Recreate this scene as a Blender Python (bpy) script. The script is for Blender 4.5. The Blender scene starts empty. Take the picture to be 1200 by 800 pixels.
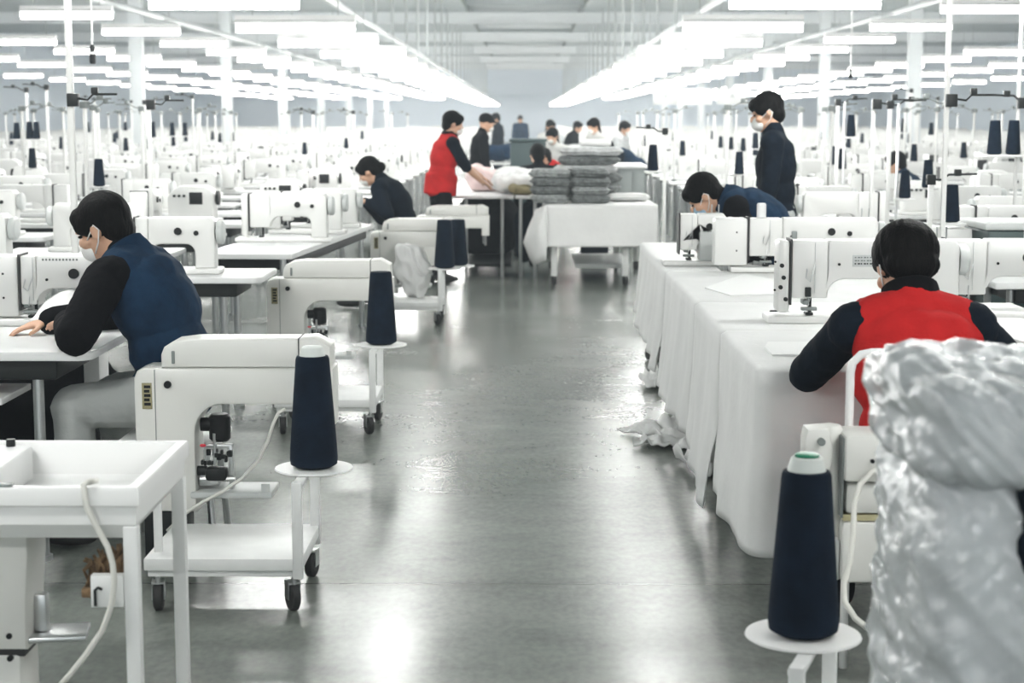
EXPOSURE = 0.06
import bpy, bmesh, math, random
from mathutils import Vector, Matrix, noise

random.seed(7)
SC = bpy.context.scene
COL = SC.collection
PI = math.pi
V = Vector
Z = V((0, 0, 1))

# ---------------------------------------------------------------- camera ----
F = 2000.0                       # focal length in pixels of the 1200 px wide frame
CH = 1.65                        # eye height
TH = math.atan(261.0 / F)        # downward pitch
PS = math.atan(15.0 / F)         # slight turn
CR = V((math.cos(PS), math.sin(PS), 0))
CF = V((-math.sin(PS) * math.cos(TH), math.cos(PS) * math.cos(TH), -math.sin(TH)))
CU = CR.cross(CF)
EYE = V((0, 0, CH))


def ray(px, py):
    return CF * F + CR * (px - 600.0) + CU * (400.0 - py)


def at(px, py, y):
    """the place seen at a pixel, y metres down the hall"""
    d = ray(px, py)
    return EYE + d * (y / d.y)


def onz(px, py, z):
    """the place seen at a pixel, z metres above the floor"""
    d = ray(px, py)
    return EYE + d * ((z - CH) / d.z)


def xat(px, y, z):
    """X of a point at depth y, height z, seen in pixel column px"""
    # solve (p-eye).CR / (p-eye).CF = (px-600)/F
    k = (px - 600.0) / F
    b = V((0, y, z - CH))
    # x*(CR.x - k*CF.x) = k*b.CF - b.CR
    return (k * b.dot(CF) - b.dot(CR)) / (CR.x - k * CF.x)


cam = bpy.data.cameras.new('camera')
co = bpy.data.objects.new('camera', cam)
COL.objects.link(co)
cam.sensor_width = 36.0
cam.lens = 36.0 * F / 1200.0
cam.clip_end = 400
co.matrix_world = Matrix(((CR.x, CU.x, -CF.x, 0), (CR.y, CU.y, -CF.y, 0), (CR.z, CU.z, -CF.z, CH), (0, 0, 0, 1)))
cam.dof.use_dof = True
cam.dof.focus_distance = 6.6
cam.dof.aperture_fstop = 4.2
SC.camera = co

# ------------------------------------------------------------- materials ----


def mat(name, col, rough=0.5, metal=0.0, var=0.0, vscale=6.0, bump=0.0, bscale=40.0, coat=0.0, spec=0.5, emit=0.0, sheen=0.0, trans=0.0, stretch=None, detail=4):
    m = bpy.data.materials.new(name)
    m.use_nodes = True
    nt = m.node_tree
    b = nt.nodes['Principled BSDF']
    c = (*col, 1) if len(col) == 3 else col
    b.inputs['Base Color'].default_value = c
    b.inputs['Roughness'].default_value = rough
    b.inputs['Metallic'].default_value = metal
    b.inputs['Specular IOR Level'].default_value = spec
    b.inputs['Coat Weight'].default_value = coat
    b.inputs['Sheen Weight'].default_value = sheen
    b.inputs['Transmission Weight'].default_value = trans
    if emit:
        b.inputs['Emission Color'].default_value = c
        b.inputs['Emission Strength'].default_value = emit
    if var or bump:
        tc = nt.nodes.new('ShaderNodeTexCoord')
        mp = nt.nodes.new('ShaderNodeMapping')
        nt.links.new(tc.outputs['Object'], mp.inputs['Vector'])
        if stretch:
            mp.inputs['Scale'].default_value = stretch
    if var:
        n = nt.nodes.new('ShaderNodeTexNoise')
        n.inputs['Scale'].default_value = vscale
        n.inputs['Detail'].default_value = detail
        nt.links.new(mp.outputs['Vector'], n.inputs['Vector'])
        r = nt.nodes.new('ShaderNodeMapRange')
        r.inputs['From Min'].default_value = 0.3
        r.inputs['From Max'].default_value = 0.7
        r.inputs['To Min'].default_value = 1.0 - var
        r.inputs['To Max'].default_value = 1.0 + var
        nt.links.new(n.outputs['Fac'], r.inputs['Value'])
        mx = nt.nodes.new('ShaderNodeMix')
        mx.data_type = 'RGBA'
        mx.blend_type = 'MULTIPLY'
        mx.inputs['Factor'].default_value = 1.0
        mx.inputs[6].default_value = c
        nt.links.new(r.outputs['Result'], mx.inputs[7])
        nt.links.new(mx.outputs[2], b.inputs['Base Color'])
    if bump:
        n2 = nt.nodes.new('ShaderNodeTexNoise')
        n2.inputs['Scale'].default_value = bscale
        n2.inputs['Detail'].default_value = 5
        nt.links.new(mp.outputs['Vector'], n2.inputs['Vector'])
        bp = nt.nodes.new('ShaderNodeBump')
        bp.inputs['Strength'].default_value = bump
        bp.inputs['Distance'].default_value = 0.01
        nt.links.new(n2.outputs['Fac'], bp.inputs['Height'])
        nt.links.new(bp.outputs['Normal'], b.inputs['Normal'])
    return m


M = {}
M['enamel'] = mat('white_enamel', (0.77, 0.77, 0.75), 0.32, var=0.03, vscale=3)
M['enamel_warm'] = mat('warm_white_enamel', (0.74, 0.735, 0.70), 0.34, var=0.04, vscale=4)
M['plastic'] = mat('white_plastic', (0.82, 0.82, 0.81), 0.42)
M['powder'] = mat('white_powder_coat', (0.78, 0.785, 0.775), 0.4, var=0.05, vscale=9, bump=0.05, bscale=120)
M['laminate'] = mat('white_laminate', (0.77, 0.775, 0.77), 0.38, var=0.02)
M['edge'] = mat('grey_edge_band', (0.45, 0.46, 0.45), 0.5)
M['steel'] = mat('brushed_steel', (0.62, 0.63, 0.63), 0.3, 1.0)
M['chrome'] = mat('chrome', (0.75, 0.76, 0.76), 0.14, 1.0)
M['black'] = mat('black_plastic', (0.008, 0.0085, 0.009), 0.45, spec=0.2)
M['dark'] = mat('dark_metal', (0.014, 0.016, 0.016), 0.5, spec=0.2)
M['rubber'] = mat('black_rubber', (0.018, 0.018, 0.018), 0.7)
M['grey'] = mat('grey_metal', (0.20, 0.22, 0.215), 0.45, 0.2)
M['seam'] = mat('dark_seam', (0.02, 0.02, 0.02), 0.6)
M['lgrey'] = mat('light_grey_paint', (0.55, 0.57, 0.56), 0.45)
M['green'] = mat('green_plastic', (0.01, 0.19, 0.10), 0.4)
M['greenbin'] = mat('dark_green_panel', (0.035, 0.06, 0.06), 0.5)
M['red'] = mat('red_plastic', (0.6, 0.03, 0.05), 0.4)
M['cable'] = mat('ivory_cable', (0.72, 0.71, 0.66), 0.45)
M['cone_core'] = mat('pale_cone_core', (0.68, 0.71, 0.68), 0.45)
M['yellow'] = mat('warning_yellow', (0.30, 0.27, 0.15), 0.5)
M['brass'] = mat('pale_brass', (0.55, 0.5, 0.3), 0.4, 0.6)
M['skin'] = mat('skin', (0.56, 0.33, 0.22), 0.5, var=0.05, vscale=12)
M['hair'] = mat('black_hair', (0.004, 0.0036, 0.0036), 0.6, spec=0.05, var=0.3, vscale=60, bump=0.5, bscale=130, stretch=(1, 1, 0.25))
M['mask'] = mat('white_mask', (0.8, 0.8, 0.78), 0.7)
M['bluemask'] = mat('pale_blue_mask', (0.30, 0.47, 0.62), 0.7)
M['navy'] = mat('navy_denim', (0.009, 0.025, 0.052), 0.85, spec=0.06, var=0.28, vscale=9, bump=0.25, bscale=90)
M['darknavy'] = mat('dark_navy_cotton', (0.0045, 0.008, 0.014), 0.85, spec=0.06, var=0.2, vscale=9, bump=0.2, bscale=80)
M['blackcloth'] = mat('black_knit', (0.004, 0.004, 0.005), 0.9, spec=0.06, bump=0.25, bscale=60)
M['redcloth'] = mat('red_vest_cloth', (0.44, 0.018, 0.018), 0.85, spec=0.06, var=0.12, vscale=10, bump=0.25, bscale=80)
M['trousers'] = mat('pale_grey_trousers', (0.40, 0.415, 0.405), 0.85, var=0.08, vscale=8, bump=0.4, bscale=25)
M['paleshirt'] = mat('pale_shirt', (0.6, 0.6, 0.58), 0.85)
M['whitecloth'] = mat('white_cotton', (0.75, 0.75, 0.74), 0.85, var=0.03, vscale=5, bump=0.28, bscale=22)
M['greycloth'] = mat('grey_folded_cloth', (0.13, 0.14, 0.138), 0.9, var=0.5, vscale=26, bump=0.5, bscale=60)
M['lgreycloth'] = mat('light_grey_cloth', (0.52, 0.53, 0.53), 0.9, var=0.25, vscale=18, bump=0.5, bscale=50)
M['midcloth'] = mat('mid_grey_cloth', (0.27, 0.285, 0.28), 0.9, var=0.4, vscale=22, bump=0.5, bscale=50)
M['olive'] = mat('olive_cloth', (0.22, 0.19, 0.10), 0.9, bump=0.4)
M['bristle'] = mat('straw_bristle', (0.17, 0.105, 0.055), 0.9, var=0.5, vscale=40, bump=0.8, bscale=80)
M['paper'] = mat('white_paper', (0.84, 0.84, 0.83), 0.8)
M['pinkbag'] = mat('pink_plastic', (0.78, 0.60, 0.58), 0.25, coat=0.3)


def thread_mat(name, col):
    m = mat(name, col, 0.85, var=0.25, vscale=14, spec=0.12)
    nt = m.node_tree
    b = nt.nodes['Principled BSDF']
    tc = nt.nodes.new('ShaderNodeTexCoord')
    w = nt.nodes.new('ShaderNodeTexWave')
    w.wave_type = 'BANDS'
    w.bands_direction = 'Z'
    w.inputs['Scale'].default_value = 90
    w.inputs['Distortion'].default_value = 1.5
    nt.links.new(tc.outputs['Object'], w.inputs['Vector'])
    bp = nt.nodes.new('ShaderNodeBump')
    bp.inputs['Strength'].default_value = 0.35
    bp.inputs['Distance'].default_value = 0.004
    nt.links.new(w.outputs['Fac'], bp.inputs['Height'])
    nt.links.new(bp.outputs['Normal'], b.inputs['Normal'])
    return m


M['thread'] = thread_mat('navy_thread', (0.0045, 0.0105, 0.021))
M['tealthread'] = thread_mat('teal_thread', (0.006, 0.027, 0.032))
M['whitethread'] = thread_mat('white_thread', (0.72, 0.72, 0.71))


def plastic_wrap():
    m = bpy.data.materials.new('clear_plastic_film')
    m.use_nodes = True
    nt = m.node_tree
    nt.nodes.remove(nt.nodes['Principled BSDF'])
    out = nt.nodes['Material Output']
    g = nt.nodes.new('ShaderNodeBsdfGlossy')
    g.inputs['Roughness'].default_value = 0.24
    g.inputs['Color'].default_value = (1, 1, 1, 1)
    t = nt.nodes.new('ShaderNodeBsdfTransparent')
    t.inputs['Color'].default_value = (0.93, 0.95, 0.96, 1)
    d = nt.nodes.new('ShaderNodeBsdfDiffuse')
    d.inputs['Color'].default_value = (0.80, 0.84, 0.86, 1)
    mx0 = nt.nodes.new('ShaderNodeMixShader')
    mx0.inputs[0].default_value = 0.45
    nt.links.new(t.outputs[0], mx0.inputs[1])
    nt.links.new(d.outputs[0], mx0.inputs[2])
    fr = nt.nodes.new('ShaderNodeLayerWeight')
    fr.inputs['Blend'].default_value = 0.35
    rg = nt.nodes.new('ShaderNodeMapRange')
    rg.inputs['To Min'].default_value = 0.10
    rg.inputs['To Max'].default_value = 0.7
    nt.links.new(fr.outputs['Fresnel'], rg.inputs['Value'])
    mx = nt.nodes.new('ShaderNodeMixShader')
    nt.links.new(rg.outputs['Result'], mx.inputs[0])
    nt.links.new(mx0.outputs[0], mx.inputs[1])
    nt.links.new(g.outputs[0], mx.inputs[2])
    nt.links.new(mx.outputs[0], out.inputs['Surface'])
    tc = nt.nodes.new('ShaderNodeTexCoord')
    n = nt.nodes.new('ShaderNodeTexNoise')
    n.inputs['Scale'].default_value = 17
    n.inputs['Detail'].default_value = 4
    n.inputs['Distortion'].default_value = 1.2
    mp = nt.nodes.new('ShaderNodeMapping')
    mr_ = nt.nodes.new('ShaderNodeMapping')
    mr_.inputs['Rotation'].default_value = (0, 0.70, 0)
    nt.links.new(tc.outputs['Object'], mr_.inputs['Vector'])
    mp.inputs['Scale'].default_value = (0.35, 0.8, 1.5)
    nt.links.new(mr_.outputs['Vector'], mp.inputs['Vector'])
    nt.links.new(mp.outputs['Vector'], n.inputs['Vector'])
    bp = nt.nodes.new('ShaderNodeBump')
    bp.inputs['Strength'].default_value = 0.9
    bp.inputs['Distance'].default_value = 0.03
    nt.links.new(n.outputs['Fac'], bp.inputs['Height'])
    nt.links.new(bp.outputs['Normal'], g.inputs['Normal'])
    return m


M['film'] = plastic_wrap()


def emit_mat(name, col, s):
    m = bpy.data.materials.new(name)
    m.use_nodes = True
    nt = m.node_tree
    nt.nodes.remove(nt.nodes['Principled BSDF'])
    e = nt.nodes.new('ShaderNodeEmission')
    e.inputs['Color'].default_value = (*col, 1)
    e.inputs['Strength'].default_value = s
    nt.links.new(e.outputs[0], nt.nodes['Material Output'].inputs['Surface'])
    return m


LAMP = 118.0
M['tube'] = emit_mat('lit_tube', (0.99, 1.0, 0.98), LAMP)
M['panel'] = emit_mat('lit_panel', (0.99, 1.0, 0.98), 60.0)


def floor_mat():
    m = bpy.data.materials.new('polished_concrete')
    m.use_nodes = True
    nt = m.node_tree
    L = nt.links
    b = nt.nodes['Principled BSDF']
    tc = nt.nodes.new('ShaderNodeTexCoord')

    def nz(scale, det, st=(1, 1, 1), dist=0.0):
        mp = nt.nodes.new('ShaderNodeMapping')
        mp.inputs['Scale'].default_value = st
        L.new(tc.outputs['Object'], mp.inputs['Vector'])
        n = nt.nodes.new('ShaderNodeTexNoise')
        n.inputs['Scale'].default_value = scale
        n.inputs['Detail'].default_value = det
        n.inputs['Distortion'].default_value = dist
        L.new(mp.outputs['Vector'], n.inputs['Vector'])
        return n.outputs['Fac']

    def mth(op, a, bb):
        n = nt.nodes.new('ShaderNodeMath')
        n.operation = op
        for i, x in enumerate((a, bb)):
            if isinstance(x, (int, float)):
                n.inputs[i].default_value = x
            else:
                L.new(x, n.inputs[i])
        return n.outputs[0]

    big = nz(0.7, 5, dist=0.5)
    med = nz(3.2, 6, (1, 1.6, 1), 0.3)
    soft = nz(1.1, 1.5)
    fine = nz(38, 5, (1, 0.55, 1))
    s = mth('ADD', mth('MULTIPLY', big, 0.4), mth('MULTIPLY', med, 0.30))
    s = mth('ADD', s, mth('MULTIPLY', fine, 0.30))
    ramp = nt.nodes.new('ShaderNodeValToRGB')
    ramp.color_ramp.elements[0].position = 0.34
    ramp.color_ramp.elements[0].color = (0.115, 0.130, 0.116, 1)
    ramp.color_ramp.elements[1].position = 0.66
    ramp.color_ramp.elements[1].color = (0.235, 0.252, 0.228, 1)
    L.new(s, ramp.inputs['Fac'])
    # sawn joints: every 6.1 m along the hall, one seen near the front
    sep = nt.nodes.new('ShaderNodeSeparateXYZ')
    L.new(tc.outputs['Object'], sep.inputs[0])
    jy = mth('ABSOLUTE', mth('SUBTRACT', mth('PINGPONG', mth('ADD', sep.outputs['Y'], -JOINT), 3.4), 0.0), 0)
    line = mth('LESS_THAN', jy, 0.006)
    jx = mth('ABSOLUTE', mth('PINGPONG', mth('ADD', sep.outputs['X'], -0.62), 4.0), 0)
    lx = mth('LESS_THAN', jx, 0.0)
    ln = mth('MAXIMUM', line, lx)
    mx = nt.nodes.new('ShaderNodeMix')
    mx.data_type = 'RGBA'
    L.new(mth('MULTIPLY', ln, 0.7), mx.inputs['Factor'])
    L.new(ramp.outputs['Color'], mx.inputs[6])
    mx.inputs[7].default_value = (0.05, 0.05, 0.045, 1)
    L.new(mx.outputs[2], b.inputs['Base Color'])
    rr = nt.nodes.new('ShaderNodeMapRange')
    rr.inputs['From Min'].default_value = 0.3
    rr.inputs['From Max'].default_value = 0.7
    rr.inputs['To Min'].default_value = 0.20
    rr.inputs['To Max'].default_value = 0.27
    L.new(soft, rr.inputs['Value'])
    L.new(rr.outputs['Result'], b.inputs['Roughness'])
    b.inputs['Specular IOR Level'].default_value = 0.65
    return m


JOINT = onz(600, 684, 0).y
M['floor'] = floor_mat()
M['ceiling'] = mat('ceiling_paint', (0.50, 0.545, 0.55), 0.8, var=0.04, vscale=0.3)
M['skylight'] = mat('roof_sheet_grey_green', (0.22, 0.255, 0.245), 0.7, var=0.1, vscale=0.5)
M['beam'] = mat('beam_paint', (0.70, 0.73, 0.74), 0.6)
M['wall'] = mat('wall_paint', (0.66, 0.73, 0.80), 0.8, var=0.03, vscale=0.2)
M['pipe'] = mat('pipe_paint', (0.42, 0.45, 0.45), 0.5)

# --------------------------------------------------------- mesh building ----


class MB:
    """collects shapes and links them as ONE mesh object"""

    def __init__(self):
        self.bm = bmesh.new()

    def _add(self, tb, mx=None):
        if mx is not None:
            bmesh.ops.transform(tb, matrix=mx, verts=tb.verts)
        me = bpy.data.meshes.new('tmp')
        tb.to_mesh(me)
        tb.free()
        self.bm.from_mesh(me)
        bpy.data.meshes.remove(me)
        return self

    def box(self, c, s, bev=0.0, rot=None, seg=2):
        tb = bmesh.new()
        bmesh.ops.create_cube(tb, size=1.0)
        bmesh.ops.scale(tb, vec=V(s), verts=tb.verts)
        if bev > 0:
            bmesh.ops.bevel(tb, geom=tb.edges[:], offset=min(bev, min(s) * 0.49), segments=seg, affect='EDGES', profile=0.5)
        mx = Matrix.Translation(V(c))
        if rot is not None:
            mx = mx @ rot.to_4x4()
        return self._add(tb, mx)

    def span(self, x0, x1, y0, y1, z0, z1, bev=0.0, seg=2):
        return self.box(((x0 + x1) / 2, (y0 + y1) / 2, (z0 + z1) / 2), (abs(x1 - x0), abs(y1 - y0), abs(z1 - z0)), bev, None, seg)

    def cyl(self, p1, p2, r1, r2=None, n=14):
        r2 = r1 if r2 is None else r2
        p1, p2 = V(p1), V(p2)
        d = p2 - p1
        tb = bmesh.new()
        bmesh.ops.create_cone(tb, cap_ends=True, cap_tris=False, segments=n, radius1=r1, radius2=r2, depth=d.length)
        q = Z.rotation_difference(d.normalized())
        return self._add(tb, Matrix.Translation((p1 + p2) / 2) @ q.to_matrix().to_4x4())

    def tube(self, pts, r, n=8, closed=False):
        pts = [V(p) for p in pts]
        tb = bmesh.new()
        rings = []
        ref = None
        m = len(pts)
        for i, p in enumerate(pts):
            if closed:
                t = pts[(i + 1) % m] - pts[i - 1]
            else:
                t = pts[min(i + 1, m - 1)] - pts[max(i - 1, 0)]
            t.normalize()
            if ref is None:
                ref = t.orthogonal().normalized()
            ref = (ref - t * ref.dot(t)).normalized()
            b = t.cross(ref)
            rings.append([tb.verts.new(p + (ref * math.cos(a) + b * math.sin(a)) * r) for a in [2 * PI * k / n for k in range(n)]])
        for i in range(m if closed else m - 1):
            a, c = rings[i], rings[(i + 1) % m]
            for k in range(n):
                tb.faces.new((a[k], a[(k + 1) % n], c[(k + 1) % n], c[k]))
        if not closed:
            tb.faces.new(list(reversed(rings[0])))
            tb.faces.new(rings[-1])
        return self._add(tb)

    def lathe(self, prof, c=(0, 0, 0), n=28, axis=Z):
        tb = bmesh.new()
        rings = []
        for r, z in prof:
            if r < 1e-6:
                rings.append([tb.verts.new((0, 0, z))])
            else:
                rings.append([tb.verts.new((r * math.cos(2 * PI * k / n), r * math.sin(2 * PI * k / n), z)) for k in range(n)])
        for a, b in zip(rings, rings[1:]):
            for k in range(n):
                if len(a) == 1 and len(b) == 1:
                    break
                if len(a) == 1:
                    tb.faces.new((a[0], b[(k + 1) % n], b[k]))
                elif len(b) == 1:
                    tb.faces.new((a[k], a[(k + 1) % n], b[0]))
                else:
                    tb.faces.new((a[k], a[(k + 1) % n], b[(k + 1) % n], b[k]))
        for rg, rev in ((rings[0], True), (rings[-1], False)):
            if len(rg) > 1:
                tb.faces.new(list(reversed(rg)) if rev else rg)
        bmesh.ops.recalc_face_normals(tb, faces=tb.faces)
        q = Z.rotation_difference(V(axis).normalized())
        return self._add(tb, Matrix.Translation(V(c)) @ q.to_matrix().to_4x4())

    def prism(self, poly, y0, y1, bev=0.0, seg=2):
        """poly in (x, z), extruded along y"""
        tb = bmesh.new()
        a = [tb.verts.new((x, y0, z)) for x, z in poly]
        b = [tb.verts.new((x, y1, z)) for x, z in poly]
        n = len(poly)
        fa = tb.faces.new(a)
        fb = tb.faces.new(list(reversed(b)))
        for i in range(n):
            tb.faces.new((a[i], b[i], b[(i + 1) % n], a[(i + 1) % n]))
        bmesh.ops.recalc_face_normals(tb, faces=tb.faces)
        if bev > 0:
            es = [e for e in tb.edges if (fa in e.link_faces or fb in e.link_faces)]
            bmesh.ops.bevel(tb, geom=es, offset=bev, segments=seg, affect='EDGES', profile=0.5)
        return self._add(tb)

    def ell(self, c, rad, axes=None, sub=3):
        tb = bmesh.new()
        bmesh.ops.create_icosphere(tb, subdivisions=sub, radius=1.0)
        mx = Matrix.Identity(3)
        if axes is not None:
            mx = Matrix((axes[0], axes[1], axes[2])).transposed()
        mx = mx @ Matrix.Diagonal(V(rad))
        return self._add(tb, Matrix.Translation(V(c)) @ mx.to_4x4())

    def cap(self, p1, p2, r1, r2=None, n=16):
        """tapered capsule"""
        r2 = r1 if r2 is None else r2
        p1, p2 = V(p1), V(p2)
        self.cyl(p1, p2, r1, r2, n)
        self.ell(p1, (r1,) * 3, None, 2)
        self.ell(p2, (r2,) * 3, None, 2)
        return self

    def mesh(self, name):
        me = bpy.data.meshes.new(name)
        self.bm.to_mesh(me)
        self.bm.free()
        return me

    def build(self, name, m, parent=None, smooth=35, loc=None):
        me = self.mesh(name)
        return link(name, me, m, parent, smooth, loc)


def link(name, me, m, parent=None, smooth=35, loc=None):
    me.materials.clear()
    me.materials.append(M[m] if isinstance(m, str) else m)
    if smooth:
        me.polygons.foreach_set('use_smooth', [True] * len(me.polygons))
        if smooth < 180:
            me.set_sharp_from_angle(angle=math.radians(smooth))
    o = bpy.data.objects.new(name, me)
    COL.objects.link(o)
    if parent is not None:
        o.parent = parent
    if loc is not None:
        o.location = loc
    return o


def tag(o, label=None, cat=None, group=None, kind=None):
    for k, v in (('label', label), ('category', cat), ('group', group), ('kind', kind)):
        if v:
            o[k] = v
    return o


def thing(name, label, cat, loc=(0, 0, 0), rz=0.0, group=None):
    o = bpy.data.objects.new(name, None)
    o.empty_display_size = 0.1
    COL.objects.link(o)
    o.location = loc
    o.rotation_euler = (0, 0, rz)
    return tag(o, label, cat, group)


def copy_tree(o, parent=None):
    c = o.copy()
    COL.objects.link(c)
    c.parent = parent
    for ch in KIDS.get(o.name, None) or [x for x in o.children]:
        copy_tree(ch, c)
    return c


KIDS = {}


def dup(o, loc, rz=0.0, label=None, group=None, scale=None):
    c = copy_tree(o)
    c.location = loc
    c.rotation_euler = (0, 0, rz)
    if scale:
        c.scale = scale
    if label:
        c['label'] = label
    if group:
        c['group'] = group
    return c


def struct(o):
    o['kind'] = 'structure'
    return o


_ORD = ['', 'first', 'second', 'third', 'fourth', 'fifth', 'sixth', 'seventh', 'eighth', 'ninth', 'tenth', 'eleventh', 'twelfth', 'thirteenth', 'fourteenth', 'fifteenth', 'sixteenth', 'seventeenth', 'eighteenth', 'nineteenth', 'twentieth']


def ordw(n):
    if n <= 20:
        return _ORD[n]
    t = {2: 'twenty', 3: 'thirty', 4: 'forty'}[n // 10]
    return t + '-' + _ORD[n % 10] if n % 10 else {3: 'thirtieth', 4: 'fortieth'}[n // 10]


def arc(cx, cz, r, a0, a1, n=6):
    return [(cx + r * math.cos(math.radians(a0 + (a1 - a0) * i / n)), cz + r * math.sin(math.radians(a0 + (a1 - a0) * i / n))) for i in range(n + 1)]


def bez(p0, p1, p2, p3, n=14):
    p0, p1, p2, p3 = V(p0), V(p1), V(p2), V(p3)
    out = []
    for i in range(n + 1):
        t = i / n
        out.append(p0 * (1 - t) ** 3 + p1 * 3 * t * (1 - t) ** 2 + p2 * 3 * t * t * (1 - t) + p3 * t ** 3)
    return out


def baked(mb, name, voxel, smooth_it=4, wrinkle=0.0, wscale=9.0):
    """fuse overlapping closed shapes into one continuous skin"""
    me = mb.mesh(name)
    o = bpy.data.objects.new(name, me)
    COL.objects.link(o)
    r = o.modifiers.new('r', 'REMESH')
    r.mode = 'VOXEL'
    r.voxel_size = voxel
    s = o.modifiers.new('s', 'SMOOTH')
    s.factor = 0.5
    s.iterations = smooth_it
    dg = bpy.context.evaluated_depsgraph_get()
    out = bpy.data.meshes.new_from_object(o.evaluated_get(dg))
    bpy.data.objects.remove(o)
    bpy.data.meshes.remove(me)
    if wrinkle:
        nr = [v.normal.copy() for v in out.vertices]
        for v, n in zip(out.vertices, nr):
            p = v.co
            q = V((p.x * wscale, p.y * wscale, p.z * wscale * 0.8))
            w = noise.noise(q) * 0.65 + noise.noise(q * 2.3 + V((7, 3, 1))) * 0.35
            w = (1.0 - abs(w) * 2.4) * 0.7
            v.co = p + n * (w * wrinkle)
    out.name = name
    return out
# ---------------------------------------------------------------- people ----


def ik(s, t, a, b, hint):
    d = t - s
    D = d.length
    D2 = min(max(D, abs(a - b) + 0.02), (a + b) * 0.995)
    u = d.normalized()
    x = (a * a - b * b + D2 * D2) / (2 * D2)
    h = math.sqrt(max(a * a - x * x, 0))
    pv = hint - u * hint.dot(u)
    pv.normalize()
    return s + u * x + pv * h, s + u * D2


def add_hand(mb, w, d, nrm, thumb_side, k, curl=0.5, r=0.0085):
    """palm, four unequal bent fingers and a thumb leaving the side of the palm"""
    d = d.normalized()
    nrm = (nrm - d * nrm.dot(d)).normalized()
    sd = nrm.cross(d).normalized() * thumb_side
    pc = w + d * 0.048 * k
    mb.ell(pc, (0.042 * k, 0.050 * k, 0.016 * k), (sd, d, nrm), 3)
    for i, (o, ln) in enumerate(((0.030, 0.068), (0.010, 0.078), (-0.010, 0.073), (-0.029, 0.056))):
        b = w + d * (0.084 - abs(o) * 0.25) * k + sd * o * k
        c1 = curl * (0.8 + 0.12 * i)
        d1 = (d * math.cos(c1 * 0.5) - nrm * math.sin(c1 * 0.5) + sd * o * 1.5).normalized()
        d2 = (d * math.cos(c1 * 1.3) - nrm * math.sin(c1 * 1.3)).normalized()
        d3 = (d * math.cos(c1 * 2.0) - nrm * math.sin(c1 * 2.0)).normalized()
        p1 = b + d1 * ln * 0.48 * k
        p2 = p1 + d2 * ln * 0.32 * k
        p3 = p2 + d3 * ln * 0.24 * k
        mb.cap(b - d * 0.015 * k, p1, r * 1.08 * k, r * k, 10)
        mb.cap(p1, p2, r * k, r * 0.92 * k, 10)
        mb.cap(p2, p3, r * 0.92 * k, r * 0.8 * k, 10)
    tb = w + d * 0.028 * k + sd * 0.034 * k
    t1 = tb + (sd * 0.7 + d * 0.75 - nrm * 0.35).normalized() * 0.036 * k
    t2 = t1 + (sd * 0.25 + d * 0.95 - nrm * 0.35).normalized() * 0.032 * k
    mb.cap(tb - sd * 0.012 * k, t1, 0.012 * k, 0.0105 * k, 10)
    mb.cap(t1, t2, 0.0105 * k, 0.0085 * k, 10)


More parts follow.
